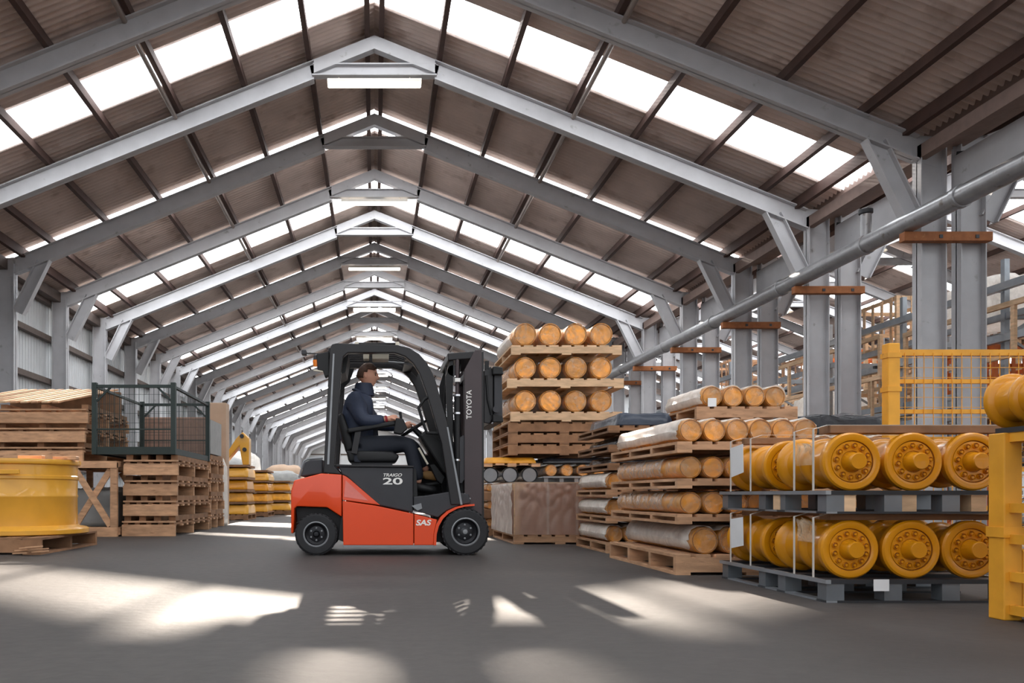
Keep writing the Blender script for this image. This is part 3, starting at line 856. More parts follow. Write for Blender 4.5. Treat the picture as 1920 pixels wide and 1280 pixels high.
# ================================================================== DRIVER
PD = FM_ - 0.02
def Q(x, y, dy=0.0):
    return (px(x, PD), PD + dy, pz(y, PD))
person = thing('person', 'driver with short brown hair in a navy jacket sitting at the forklift wheel', 'person', (px(680, PD), PD, pz(850, PD)))
def skinned(nm, verts, edges, radii, m, parent, sub=2, root=0, extra=None):
    me = bpy.data.meshes.new(nm)
    off = ORIG[parent.name]
    me.from_pydata([(v[0] - off[0], v[1] - off[1], v[2] - off[2]) for v in verts], edges, [])
    tmp = bpy.data.objects.new('tmp_skin', me)
    COL.objects.link(tmp)
    tmp.modifiers.new('s', 'SKIN')
    for i, r in enumerate(radii):
        r = r if isinstance(r, tuple) else (r, r)
        me.skin_vertices[0].data[i].radius = r
        me.skin_vertices[0].data[i].use_root = (i == root)
    sb = tmp.modifiers.new('u', 'SUBSURF'); sb.levels = sub; sb.render_levels = sub
    dg = bpy.context.evaluated_depsgraph_get()
    out = bpy.data.meshes.new_from_object(tmp.evaluated_get(dg))
    bpy.data.objects.remove(tmp)
    if extra:
        bm = bmesh.new(); bm.from_mesh(out)
        e = extra.mesh('x', off)
        bm.from_mesh(e); bm.to_mesh(out); bm.free()
    out.shade_smooth()
    out.materials.clear()
    return link(nm, out, m, parent)
hip = Q(672, 838); waist = Q(668, 805); chest = Q(671, 763); neck0 = Q(680, 736); neck1 = Q(686, 722)
shR, shL = Q(667, 756, -0.175), Q(671, 756, 0.175)
elR, elL = Q(683, 796, -0.25), Q(706, 792, 0.24)
wrR, wrL = Q(727, 789, -0.25), Q(757, 797, 0.16)
haR, haL = Q(741, 788, -0.25), Q(770, 793, 0.14)
hpR, hpL = Q(682, 838, -0.10), Q(682, 838, 0.10)
knR, knL = Q(767, 832, -0.13), Q(772, 830, 0.13)
anR, anL = Q(785, 908, -0.13), Q(803, 884, 0.13)
# body (skin): head, neck, torso core, limbs, hands with five fingers each
hd = MB()
HC = Vector(Q(689.5, 705))
def head_grid(grow=0.0, keep=None):
    nu, nv = 36, 26
    vs, idx, fs = [], {}, []
    for j in range(nv + 1):
        ph = math.pi * j / nv
        for i in range(nu):
            th = 2 * math.pi * i / nu
            dx, dy, dz = math.sin(ph) * math.cos(th), math.sin(ph) * math.sin(th), math.cos(ph)
            rx, ry, rz = 0.102, 0.080, 0.133
            x, yv, z = dx * rx, dy * ry, dz * rz
            if x < 0: x *= 1.06
            # jaw narrows, chin comes forward
            if z < -0.02:
                k = min(1, (-0.02 - z) / 0.108)
                yv *= 1 - 0.30 * k
                x = x * (1 - 0.22 * k) + 0.018 * k
                if x < -0.01: x *= (1 - 0.45 * k)
            f = max(0, dx) ** 6
            # nose, brow, lips, eye sockets
            x += 0.024 * math.exp(-((z + 0.012) / 0.020) ** 2 - (yv / 0.014) ** 2) * (dx > 0)
            x += 0.012 * math.exp(-((z - 0.010) / 0.026) ** 2 - (yv / 0.011) ** 2) * (dx > 0)
            x += 0.006 * math.exp(-((z - 0.034) / 0.010) ** 2) * f
            x -= 0.010 * math.exp(-((z - 0.018) / 0.011) ** 2 - ((abs(yv) - 0.032) / 0.014) ** 2) * (dx > 0)
            x += 0.008 * math.exp(-((z + 0.058) / 0.008) ** 2 - (yv / 0.024) ** 2) * (dx > 0)
            x -= 0.004 * math.exp(-((z + 0.066) / 0.003) ** 2 - (yv / 0.022) ** 2) * (dx > 0)
            x += 0.008 * math.exp(-((z + 0.100) / 0.016) ** 2 - (yv / 0.022) ** 2) * (dx > 0)
            v = Vector((x, yv, z))
            if grow: v += Vector((dx, dy, dz)) * grow
            vs.append(v)
    tilt = Euler((0, math.radians(8), math.radians(-6))).to_matrix()
    P = [HC + tilt @ v for v in vs]
    for j in range(nv):
        for i in range(nu):
            q = (j * nu + i, (j + 1) * nu + i, (j + 1) * nu + (i + 1) % nu, j * nu + (i + 1) % nu)
            if keep is None or all(keep(vs[k]) for k in q):
                fs.append(q)
    return P, fs, tilt
P_, f_, TILT = head_grid()
hd.add(P_, f_)
for s in (-1, 1):
    ear = HC + TILT @ Vector((-0.012, s * 0.078, -0.004))
    hd.ball(ear, (0.019, 0.009, 0.032), 10, 8)
def hand(mb, wrist, tip, side):
    w, t = Vector(wrist), Vector(tip)
    d = (t - w).normalized()
    up = Vector((0, 0, 1)); s = d.cross(up).normalized(); u = s.cross(d)
    mb.tube([w - d * 0.03, w + d * 0.01, w + d * 0.05, w + d * 0.085, w + d * 0.098], [0.026, 0.030, 0.040, 0.036, 0.02], 10)
    for k, (o, L) in enumerate(((-0.030, 0.062), (-0.010, 0.078), (0.010, 0.072), (0.030, 0.055))):
        b = w + d * 0.082 + s * o
        mb.tube([b, b + d * L * .45 - u * 0.006, b + d * L * .75 - u * 0.028, b + d * L * .70 - u * 0.052], [0.0095, 0.009, 0.0085, 0.006], 7)
    b = w + d * 0.03 + s * (0.036 * side)
    mb.tube([b, b + d * 0.03 + s * (0.024 * side) - u * 0.01, b + d * 0.062 + s * (0.022 * side) - u * 0.026], [0.012, 0.011, 0.007], 7)
hand(hd, wrR, haR, 1)
hand(hd, wrL, haL, -1)
V = [hip, waist, chest, neck0, neck1, shR, shL, elR, elL, wrR, wrL, hpR, hpL, knR, knL, anR, anL]
E = [(0, 1), (1, 2), (2, 3), (3, 4), (2, 5), (2, 6), (5, 7), (6, 8), (7, 9), (8, 10), (0, 11), (0, 12), (11, 13), (12, 14), (13, 15), (14, 16)]
Rr = [(.10, .12), (.10, .11), (.10, .13), .062, .058, .058, .058, .042, .042, .026, .026, .08, .08, .055, .055, .038, .038]
skinned('body', V, E, Rr, M['skin'], person, extra=hd)
# eyes and brows belong to the face
for s in (-1, 1):
    e = HC + TILT @ Vector((0.082, s * 0.031, 0.018))
    MB().ball(e, 0.0105, 10, 8).build('eye', M['black'], person, smooth=60)
    b0, b1 = HC + TILT @ Vector((0.092, s * 0.016, 0.036)), HC + TILT @ Vector((0.083, s * 0.048, 0.037))
    MB().tube([b0, b1], 0.005, 6).build('eyebrow', M['hair'], person)
hp, hf, _ = head_grid(0.009, lambda v: (v.z > 0.062 - 0.0 and v.x < 0.082) or (v.x < 0.005 and v.z > 0.0 + (0.03 if v.x > -0.03 else -0.045)) and not (abs(v.y) > 0.06 and v.x > -0.03 and v.z < 0.03))
hm = MB().add(hp, hf)
ho = hm.build('hair', M['hair'], person, smooth=60)
sd = ho.modifiers.new('thick', 'SOLIDIFY'); sd.thickness = 0.010; sd.offset = -0.6
# jacket with stand-up collar, sleeves; cuffs
V = [Q(670, 842), waist, chest, Q(678, 740), shR, shL, elR, elL, Q(722, 790, -0.25), Q(752, 797, 0.165), Q(682, 733)]
E = [(0, 1), (1, 2), (2, 3), (2, 4), (2, 5), (4, 6), (5, 7), (6, 8), (7, 9), (3, 10)]
Rr = [(.185, .205), (.185, .20), (.195, .23), (.15, .16), .122, .122, .086, .082, .056, .056, (.115, .115)]
skinned('jacket', V, E, Rr, M['jacket'], person)
col_ = MB()
cc = Vector(Q(682.5, 730))
col_.lathe([(0.112, -0.07), (0.110, -0.04), (0.104, 0.0), (0.093, 0.062), (0.080, 0.064), (0.076, -0.03), (0.10, -0.065)], cc, 20, 'z', closed=True)
col_.build('collar', M['jacket'], person, smooth=60)
for a, b in ((Q(722, 790, -0.25), wrR), (Q(752, 797, 0.165), wrL)):
    a, b = Vector(a), Vector(b)
    MB().tube([a, a + (b - a) * .75], [0.043, 0.034], 10).build('cuff', M['red'], person, smooth=50)
V = [Q(670, 842), hpR, hpL, knR, knL, Q(784, 904, -0.13), Q(800, 878, 0.13)]
E = [(0, 1), (0, 2), (1, 3), (2, 4), (3, 5), (4, 6)]
skinned('trousers', V, E, [(.17, .18), .125, .125, .095, .095, .068, .068], M['trouser'], person)
for an, bm_ in ((anR, M['black']), (anL, M['boot'])):
    a = Vector(an)
    MB().tube([a + Vector((-.055, 0, -.035)), a + Vector((-.02, 0, -.03)), a + Vector((.04, 0, -.04)), a + Vector((.12, 0, -.055)), a + Vector((.17, 0, -.06)), a + Vector((.19, 0, -.06))],
              [.03, .05, .05, .044, .036, .015], 12).build('boot', bm_, person, smooth=60)
# ================================================================== PALLETS AND GOODS
_boxes = {}
def box_mesh(sx, sy, sz, m, bev=0.0):
    key = (round(sx, 3), round(sy, 3), round(sz, 3), m.name)
    if key not in _boxes:
        me = MB().box(-sx / 2, sx / 2, -sy / 2, sy / 2, 0, sz).mesh('board', bevel=bev)
        me.materials.append(m)
        _boxes[key] = me
    return _boxes[key]
def piece(nm, parent, sx, sy, sz, loc, m, rz=0.0):
    o = link(nm, box_mesh(sx, sy, sz, m), m, parent)
    o.location = loc
    o.rotation_euler = (0, 0, rz)
    return o
def pallet(x0, y0, z0, w, d, h, label, group, wood='wood', ns=3, nd=7, name='wooden_pallet', rz=0.0):
    """stringers run across the picture, deck boards run away from the camera; origin at the middle of its base"""
    t = thing(name, label, 'pallet', (x0 + w / 2, y0 + d / 2, z0), rz, group=group)
    b = 0.022
    m = M[wood]
    sh = h - 2 * b
    for k in range(ns):
        yy = -d / 2 + 0.025 + (d - 0.05) * k / (ns - 1)
        piece('stringer', t, w, 0.05, sh, (0, yy, b), m)
    bw = w / (nd + (nd - 1) * 0.35)
    for k in range(nd):
        xx = -w / 2 + bw / 2 + (w - bw) * k / (nd - 1)
        piece('deck_board', t, bw, d, b, (xx, 0, h - b), m)
    for k in range(3):
        xx = -w / 2 + bw / 2 + (w - bw) * k / 2
        piece('bottom_board', t, bw, d, b, (xx, 0, 0), m)
    return t
def heavy_pallet(x0, y0, z0, w, d, h, label, group, wood='wood', rz=0.0):
    """double decked pallet: bottom slats, low blocks, middle boards, deep stringers, top boards"""
    t = thing('wooden_pallet', label, 'pallet', (x0 + w / 2, y0 + d / 2, z0), rz, group=group)
    m = M[wood]
    s = h / 0.30
    zs = [0, 0.145 * s, 0.170 * s, 0.200 * s, 0.225 * s, h]
    for k in range(3):
        yy = -d / 2 + 0.03 + (d - 0.06) * k / 2
        piece('stringer', t, w - random.choice((0, 0.015, 0.03)), 0.06, zs[1], (0, yy, 0), m)
    n = max(5, int(d / 0.30))
    for lo, hi, cut in ((1, 2, 0.0), (3, 4, 0.02)):
        for k in range(n):
            yy = -d / 2 + 0.06 + (d - 0.12) * k / (n - 1)
            piece('deck_board', t, w - cut - random.choice((0, 0.012, 0.024)), 0.12, zs[hi] - zs[lo], (random.choice((0, 0.006, -0.006)), yy, zs[lo]), m)
    for k in range(5):
        xx = -w / 2 + 0.06 + (w - 0.12) * k / 4
        piece('spacer', t, 0.07, d - 0.04, zs[3] - zs[2], (xx, 0, zs[2]), M['wood_dark'])
    for k in range(4):
        xx = -w / 2 + 0.07 + (w - 0.14) * k / 3
        piece('bearer', t, 0.10, d - 0.16, zs[5] - zs[4], (xx, 0, zs[4]), M['wood_dark'])
    return t

# ---- wrapped rolls (axis away from the camera), one prototype per size
_rolls = {}
def roll_proto(r, L, kind='gold'):
    key = (round(r, 3), round(L, 2), kind)
    if key in _rolls: return _rolls[key]
    t = thing('wrapped_roll', 'x', 'roll')
    body = {'gold': M['rollgold'], 'black': M['blackwrap']}[kind]
    face = {'gold': M['rollface'], 'black': M['hub']}[kind]
    MB().lathe([(r * .86, 0.012), (r, 0.0), (r, L * .12), (r * .955, L * .14), (r * .955, L * .86), (r, L * .88), (r, L), (r * .8, L), (0, L)], n=28, caps=False).build('drum', body, t, local=True, smooth=40)
    MB().lathe([(0, 0.020), (r * .60, 0.020), (r * .70, 0.026), (r * .78, 0.016), (r * .86, 0.012)], n=28).build('end_face', face, t, local=True, smooth=25)
    MB().lathe([(r * .88, 0.005), (r * .93, -0.004), (r * .97, 0.004)], n=28, closed=True).build('end_rim', M['rolldark'] if kind == 'gold' else M['black'], t, local=True, smooth=40)
    if kind == 'gold':
        MB().lathe([(0, -0.010), (r * .35, -0.012), (r * .7, -0.006), (r * .93, -0.008), (r * 1.0, 0.004)], n=28, caps=False).build('end_film', M['filmcap'], t, local=True, smooth=60)
    # stretch film round the drum: scalloped where it bridges the flanges
    MB().lathe([(r * 1.012, -0.002), (r * 1.012, L * .12), (r * .985, L * .5), (r * 1.012, L * .88), (r * 1.012, L)], n=28, caps=False).build('film_wrap', M['film'], t, local=True, smooth=50)
    PROTOS.append(t)
    _rolls[key] = t
    return t
def strip_caps():
    pass
def row_of_rolls(n, x0, pitch, r, L, y0, zbase, where, group, kind='gold', names=None):
    pr = roll_proto(r, L, kind)
    for i in range(n):
        nm = 'leftmost' if i == 0 else ('rightmost' if i == n - 1 else ORD[i])
        lab = '%s roll, %s' % (nm if i in (0, n - 1) else nm, where)
        o = copy_tree(pr, (x0 + pitch * i, y0 + random.uniform(-0.015, 0.015), zbase + r * 1.012 + 0.001), label=lab, group=group,
                      rot=(0, random.uniform(-3, 3), 0))
def film_cover(x0, n, pitch, r, zbase, y0, y1, label, m='filmwhite', drop_left=True):
    """one sheet of film lying over a row of rolls, hanging down on the left"""
    o_r = r * 1.012 + 0.012
    prof = []
    xs = x0 - pitch * 0
    if drop_left:
        for k in range(6):
            a = math.pi * (1.0 + 0.22 * (1 - k / 5))
            prof.append((x0 + o_r * math.cos(a), zbase + r + o_r * math.sin(a)))
    for i in range(n):
        c = x0 + pitch * i
        for k in range(9):
            a = math.pi * (1 - k / 8)
            if i > 0 and k < 2 or i < n - 1 and k > 6: continue
            prof.append((c + o_r * math.cos(a), zbase + r + o_r * math.sin(a)))
    rows = 9
    mb = MB()
    vs, fs = [], []
    for j in range(rows + 1):
        yy = y0 + (y1 - y0) * j / rows
        for q, (x, z) in enumerate(prof):
            w = 0.006 * math.sin(j * 2.1 + q * 1.3)
            vs.append((x + w * 0.4 - (0.004 if q < 6 else 0), yy + (random.uniform(-0.03, 0.03) if j in (0, rows) else 0), z + abs(w)))
    m_ = len(prof)
    for j in range(rows):
        for q in range(m_ - 1):
            fs.append((j * m_ + q, j * m_ + q + 1, (j + 1) * m_ + q + 1, (j + 1) * m_ + q))
    mb.add(vs, fs)
    me = mb.mesh('film_sheet', smooth=60)
    o = link('film_sheet', me, M[m])
    sd = o.modifiers.new('thick', 'SOLIDIFY'); sd.thickness = 0.002
    return tag(o, label, 'plastic film', 'film over the roll rows')

def lumpy(x0, x1, y0, y1, z0, z1, nm, m, label, cat, group=None, amp=0.05, seed=0, parent=None):
    """tarp or film bundle: a soft box with folds"""
    rnd = random.Random(seed)
    nx, ny, nz = 10, 8, 5
    bm = bmesh.new()
    bmesh.ops.create_cube(bm, size=1.0)
    bmesh.ops.subdivide_edges(bm, edges=bm.edges, cuts=7, use_grid_fill=True)
    ph = [rnd.uniform(0, 6.28) for _ in range(6)]
    cx, cy = (x0 + x1) / 2, (y0 + y1) / 2
    for v in bm.verts:
        x, yv, z = v.co
        # round the upper edges
        t = z + 0.5
        k = 1 - 0.10 * t * t
        x, yv = x * k, yv * k
        e = max(abs(x), abs(yv)) * 2
        zz = t * (1 - 0.14 * e ** 4)
        wob = amp * (math.sin(x * 9 + ph[0]) * math.cos(yv * 7 + ph[1]) + 0.6 * math.sin(x * 19 + z * 5 + ph[2]) + 0.5 * math.cos(yv * 17 + ph[3]))
        nz_ = t
        v.co = Vector((x0 + (x + .5) * (x1 - x0) + wob * 0.4 * (x1 - x0) * (t if t < .9 else .5), y0 + (yv + .5) * (y1 - y0) + wob * .3 * t,
                       z0 + zz * (z1 - z0) + wob * (z1 - z0) * t))
    for v in bm.verts:
        v.co.z = max(v.co.z, z0)
    off = ORIG.get(parent.name, (0, 0, 0)) if parent else (0, 0, 0)
    for v in bm.verts: v.co -= Vector(off)
    me = bpy.data.meshes.new(nm)
    bm.to_mesh(me); bm.free()
    me.shade_smooth()
    o = link(nm, me, m, parent)
    if label: tag(o, label, cat, group)
    return o

# ------------------------------------------------------------------ flanged rollers on steel pallets (front right)
RR = 0.165
rp = thing('flanged_roller', 'x', 'roller')
RL = 0.62
MB().lathe([(0.118, 0.060), (0.121, 0.046), (0.136, 0.040), (0.156, 0.042), (RR, 0.052), (RR, 0.085), (0.155, 0.105), (0.128, 0.118), (0.124, 0.20), (0.124, 0.27),
            (0.142, 0.285), (0.148, 0.30), (0.148, 0.33), (0.142, 0.345), (0.124, 0.36), (0.124, 0.50), (0.128, 0.515), (0.155, 0.53), (RR, 0.545), (RR, 0.575), (0.15, 0.59), (0.06, 0.59), (0.045, RL), (0, RL)],
           n=40, caps=False).build('drum', M['yellow'], rp, local=True, smooth=38)
MB().lathe([(0.05, 0.054), (0.060, 0.054), (0.062, 0.050), (0.114, 0.050), (0.1165, 0.054), (0.1178, 0.060)], n=40, caps=False).build('hub_plate', M['yellow'], rp, local=True, smooth=30)
MB().lathe([(0, -0.020), (0.043, -0.020), (0.049, -0.012), (0.049, 0.035), (0.056, 0.046), (0.058, 0.056)], n=28, caps=False).build('axle_stub', M['yellow'], rp, local=True, smooth=38)
boltm = MB().lathe([(0, -0.004), (0.007, -0.004), (0.0075, 0.009), (0.0115, 0.010), (0.0155, -0.001), (0.0175, 0.012)], n=10, caps=False).mesh('bolt', smooth=30)
boltm.materials.append(M['yellow'])
darkm = MB().lathe([(0.0072, 0.0045), (0.0130, 0.0065)], n=10, caps=False).mesh('bolt_shade')  # dark ring, shading round the bolt put into the colour
for k in range(12):
    t = 2 * math.pi * (k + 0.25) / 12
    o = link('bolt', boltm, M['yellow'], rp)
    o.location = (0.091 * math.cos(t), 0.039, 0.091 * math.sin(t))
    q = link('bolt_shade', darkm, M['rolldark'], rp)
    q.location = o.location
MB().lathe([(0.1145, 0.0515), (0.1175, 0.055), (0.1205, 0.0475)], n=40, caps=False).build('groove_shade', M['rolldark'], rp, local=True)  # dark rings here and below paint the shade in the hub grooves
MB().lathe([(0.0585, 0.0545), (0.0625, 0.0495)], n=28, caps=False).build('groove_shade', M['rolldark'], rp, local=True)
PROTOS.append(rp)
PX0, PX1, PY0, PY1 = 2.535, 3.62, 4.485, 5.845
def steel_pallet(z0, label, h=0.13, wood_blocks=True):
    t = thing('steel_pallet', label, 'pallet', ((PX0 + PX1) / 2, (PY0 + PY1) / 2, z0), group='steel pallets under the rollers')
    w, d = PX1 - PX0, PY1 - PY0
    m = M['steelpal']
    for k in range(4):
        yy = -d / 2 + 0.055 + (d - 0.11) * (0, 0.36, 0.56, 1)[k]
        for q in range(4):
            xx = -w / 2 + 0.055 + (w - 0.11) * q / 3
            piece('foot', t, 0.10, 0.09, h - 0.035, (xx, yy, 0.012), M['steelfoot'])
            if q < 3:
                pass
        piece('bottom_runner', t, w, 0.10, 0.012, (0, yy, 0), M['darksteel'])
    piece('side_runner', t, 0.06, d, 0.011, (-w / 2 + 0.03, 0, 0.0005), m)
    for k in range(5):
        yy = -d / 2 + 0.06 + (d - 0.12) * k / 4
        piece('deck_rail', t, w, 0.11, 0.024, (0, yy, h - 0.024), M['darksteel'])
    piece('edge_rail', t, 0.03, d + 0.02, 0.022, (-w / 2 + 0.005, 0, h - 0.0225), m)
    piece('edge_rail', t, 0.03, d + 0.02, 0.022, (w / 2 - 0.005, 0, h - 0.0225), m)
    if wood_blocks:
        for xx in (-w / 2 + 0.13, 0.0 - 0.07, w / 2 - 0.22):
            piece('timber_block', t, 0.085, 0.12, h - 0.037, (xx, -d / 2 + 0.075, 0.0125), M['wood_pale'])
        piece('timber_block', t, 0.12, 0.08, h - 0.037, (-w / 2 + 0.06, -0.12, 0.0125), M['wood_pale'])
    return t
steel_pallet(0.0, 'galvanised steel pallet on the floor under the lower yellow rollers', wood_blocks=False)
steel_pallet(0.500, 'galvanised steel pallet with timber blocks between the two tiers of yellow rollers')
RXS = (2.715, 3.065, 3.405)
for tier, zb in ((0, 0.13), (1, 0.63)):
    for row, yy in ((0, PY0 + 0.015), (1, PY0 + 0.70)):
        for i, xx in enumerate(RXS):
            lab = '%s yellow flanged roller of the %s tier, %s' % (('left', 'middle', 'right')[i], ('lower', 'upper')[tier], ('bolted face to the camera', 'second row behind')[row])
            copy_tree(rp, (xx - (0.012 if tier == 0 else 0), yy, zb + RR), label=lab, group='yellow flanged rollers on steel pallets', rot=(0, random.uniform(-0.3, 0.3), 0))
for tier, zb in ((0, 0.13), (1, 0.63)):
    nm = ('lower', 'upper')[tier]
    zt = zb + 2 * RR
    th = 0.035 if tier == 0 else 0.045
    for j, yy in enumerate((PY0 + 0.17, PY0 + 1.16)):
        b = MB().box(2.62, 3.60, yy - 0.06, yy + 0.06, zt + 0.0005, zt + th).build('timber_batten', M['wood_dark'], bevel=0.004)
        tag(b, 'brown timber batten across the %s yellow rollers, %s' % (nm, ('front one', 'back one')[j]), 'batten', 'battens on the rollers')
    for j, yy in enumerate((PY0 + 0.13, PY0 + 0.34, PY0 + 0.90, PY0 + 1.20)):
        z0, z1 = zb + 0.001, zt + th
        s = MB()
        xl = PX0 - 0.002
        hw = 0.010
        s.box(xl - 0.002, xl, yy - hw, yy + hw, z0, z1 - 0.02)
        s.bar((xl - 0.001, yy, z1 - 0.02), (2.61, yy, z1 + 0.003), 2 * hw, 0.002)
        s.box(2.61, 3.61, yy - hw, yy + hw, z1 + 0.002, z1 + 0.004)
        s.bar((3.61, yy, z1 + 0.003), (PX1, yy, z1 - 0.02), 2 * hw, 0.002)
        s.box(PX1, PX1 + 0.002, yy - hw, yy + hw, z0, z1 - 0.02)
        so = s.build('packing_strap', M['strap'])
        tag(so, 'white packing strap round the %s rollers, %s from the front' % (nm, ORD[j]), 'strap', 'white straps round the rollers')
    lx = PX0 - 0.012
    ya, yb = PY0 + 0.985, PY0 + 1.17
    lb = MB().add([(lx, ya, zb + 0.13), (lx, yb, zb + 0.10), (lx - 0.008, yb, zb + 0.305), (lx - 0.004, ya, zb + 0.325)], [(0, 1, 2, 3)])
    lo = lb.build('paper_label', M['paper'])
    sd = lo.modifiers.new('thick', 'SOLIDIFY'); sd.thickness = 0.002
    tag(lo, 'white paper label in a sleeve on the %s rollers' % nm, 'label', 'paper labels on the rollers')
lo = MB().box(px(1639, 4.47), px(1668, 4.47), PY0 - 0.012, PY0 - 0.009, pz(1108, 4.47), pz(1086, 4.47)).build('paper_label', M['paper'])
tag(lo, 'crumpled white tag hanging on the floor level steel pallet', 'label')
# clear film rags left between the front upper rollers
for i, (ya, za, s) in enumerate(((PY0 + 0.16, 0.78, 1), (PY0 + 0.14, 0.33, 2))):
    lumpy(2.5355, 2.5475, ya, ya + 0.17, za, za + 0.12, 'film_rag', M['filmcap'], 'torn clear film clinging to the %s front roller' % ('upper', 'lower')[i], 'plastic film', amp=0.12, seed=s)

# ------------------------------------------------------------------ yellow stillage at the right edge
sx0, sx1, sy0, sy1 = 3.03, 4.20, 3.00, 3.95
sg = thing('yellow_stillage', 'yellow steel stillage with mesh sides at the right edge, a roller on top', 'stillage', ((sx0 + sx1) / 2, (sy0 + sy1) / 2, 0))
for x in (sx0 + 0.045, sx1 - 0.045):
    for yv in (sy0 + 0.05, sy1 - 0.05):
        pst = MB().box(x - 0.045, x + 0.045, yv - 0.05, yv + 0.05, 0.0, 0.905).build('corner_post', M['yellow_cage'], sg, bevel=0.006)
        MB().box(x - 0.052, x + 0.052, yv - 0.056, yv + 0.056, 0.40, 0.45).build('post_collar', M['yellow_cage'], pst)
MB().prism([(sx0 + 0.09, 0.03), (sx0 + 0.22, 0.03), (sx0 + 0.22, 0.07), (sx0 + 0.09, 0.34)], sy1 - 0.10, sy1 - 0.085).build('gusset', M['yellow_cage'], sg)
for z in (0.03, 0.19, 0.37, 0.52, 0.86):
    for yv in (sy0 + 0.05, sy1 - 0.05):
        MB().box(sx0 + 0.09, sx1 - 0.09, yv - 0.02, yv + 0.02, z, z + 0.045).build('rail', M['yellow_cage'], sg)
    for x in (sx0 + 0.045, sx1 - 0.045):
        MB().box(x - 0.02, x + 0.02, sy0 + 0.1, sy1 - 0.1, z, z + 0.045).build('rail', M['yellow_cage'], sg)
MB().box(sx0 + 0.14, sx1 - 0.14, sy1 - 0.11, sy1 - 0.07, 0.425, 0.475).build('timber_rail', M['wood_dark'], sg)
wm = MB()
for k in range(18):
    x = sx0 + 0.10 + k * 0.06
    for yv in (sy0 + 0.05, sy1 - 0.05):
        wm.box(x - 0.002, x + 0.002, yv - 0.002, yv + 0.002, 0.05, 0.88)
for k in range(13):
    for yv in (sy0 + 0.05, sy1 - 0.05):
        wm.box(sx0 + 0.09, sx1 - 0.09, yv - 0.003, yv + 0.001, 0.1 + k * 0.06, 0.104 + k * 0.06)
wo = wm.build('wire_mesh', M['yellow_cage'], sg); wo['kind'] = 'stuff'
MB().box(sx0 + 0.02, sx1 - 0.02, sy0 + 0.02, sy1 - 0.02, 0.905, 0.93).build('top_deck', M['darksteel'], sg)
MB().box(sx0 + 0.1, sx1 - 0.1, sy0 + 0.1, sy1 - 0.1, 0.055, 0.075).build('base_sheet', M['darksteel'], sg)
for k, xx in enumerate((3.135, 3.44)):
    o = copy_tree(rp, (xx, 3.62, 0.93 + RR * 0.82), label='yellow flanged roller strapped on top of the mesh stillage, %s' % ('nearer the post', 'cut by the frame edge')[k], group='rollers on the stillage')
    o.scale = (0.82, 0.56, 0.82)
zt_ = 0.93 + RR * 1.64
bt = MB().box(3.06, 3.9, 3.60, 3.68, zt_ + 0.001, zt_ + 0.04).build('timber_batten', M['wood_pale'], bevel=0.004)
tag(bt, 'pale timber batten strapped over the topmost roller at the right edge', 'batten')
s = MB()
s.bar((3.04, 3.585, zt_ + 0.043), (3.9, 3.585, zt_ + 0.043), 0.03, 0.003)
s.bar((3.055, 3.585, zt_ + 0.043), (3.055, 3.585, zt_ - 0.0), 0.03, 0.004, up=(1, 0, 0))
s.bar((3.055, 3.585, zt_), (3.20, 3.585, 0.932), 0.03, 0.004, up=(1, 0, 0))
tag(s.build('ratchet_strap', M['strap']), 'grey lashing strap over the batten on the topmost roller', 'strap')

# ------------------------------------------------------------------ tall yellow mesh cage behind the rollers
cx0, cx1, cy0, ch = 4.24, 5.95, 6.60, 1.86
cg = thing('yellow_mesh_panel', 'tall yellow wire mesh panel standing behind the flanged rollers', 'mesh panel', ((cx0 + cx1) / 2, cy0 + 0.05, 0))
for x in (cx0 + 0.05, cx1 - 0.05):
    po = MB().box(x - 0.05, x + 0.05, cy0, cy0 + 0.09, 0, ch).build('post', M['yellow_cage'], cg, bevel=0.008)
    MB().box(x - 0.09, x + 0.09, cy0 - 0.3, cy0 + 0.4, 0, 0.03).build('foot_plate', M['yellow_cage'], po)
    for z in (0.42, 1.03, 1.46, 1.74):
        MB().box(x - 0.057, x + 0.057, cy0 - 0.007, cy0 + 0.097, z, z + 0.04).build('post_collar', M['yellow_cage'], po)
for z in (0.12, 0.48, 0.80, 1.05, 1.28, 1.53, 1.76):
    MB().box(cx0 + 0.1, cx1 - 0.1, cy0 + 0.025, cy0 + 0.065, z, z + (0.05 if z > 1.7 else 0.035)).build('rail', M['yellow_cage'], cg)
wm = MB()
n = 19
for k in range(n):
    x = cx0 + 0.15 + (cx1 - cx0 - 0.30) * k / (n - 1)
    wm.box(x - 0.0024, x + 0.0024, cy0 + 0.016, cy0 + 0.021, 0.13, 1.78)
for k in range(20):
    wm.box(cx0 + 0.1, cx1 - 0.1, cy0 + 0.010, cy0 + 0.016, 0.18 + k * 0.082, 0.184 + k * 0.082)
wo = wm.build('wire_mesh', M['yellow_cage'], cg); wo['kind'] = 'stuff'

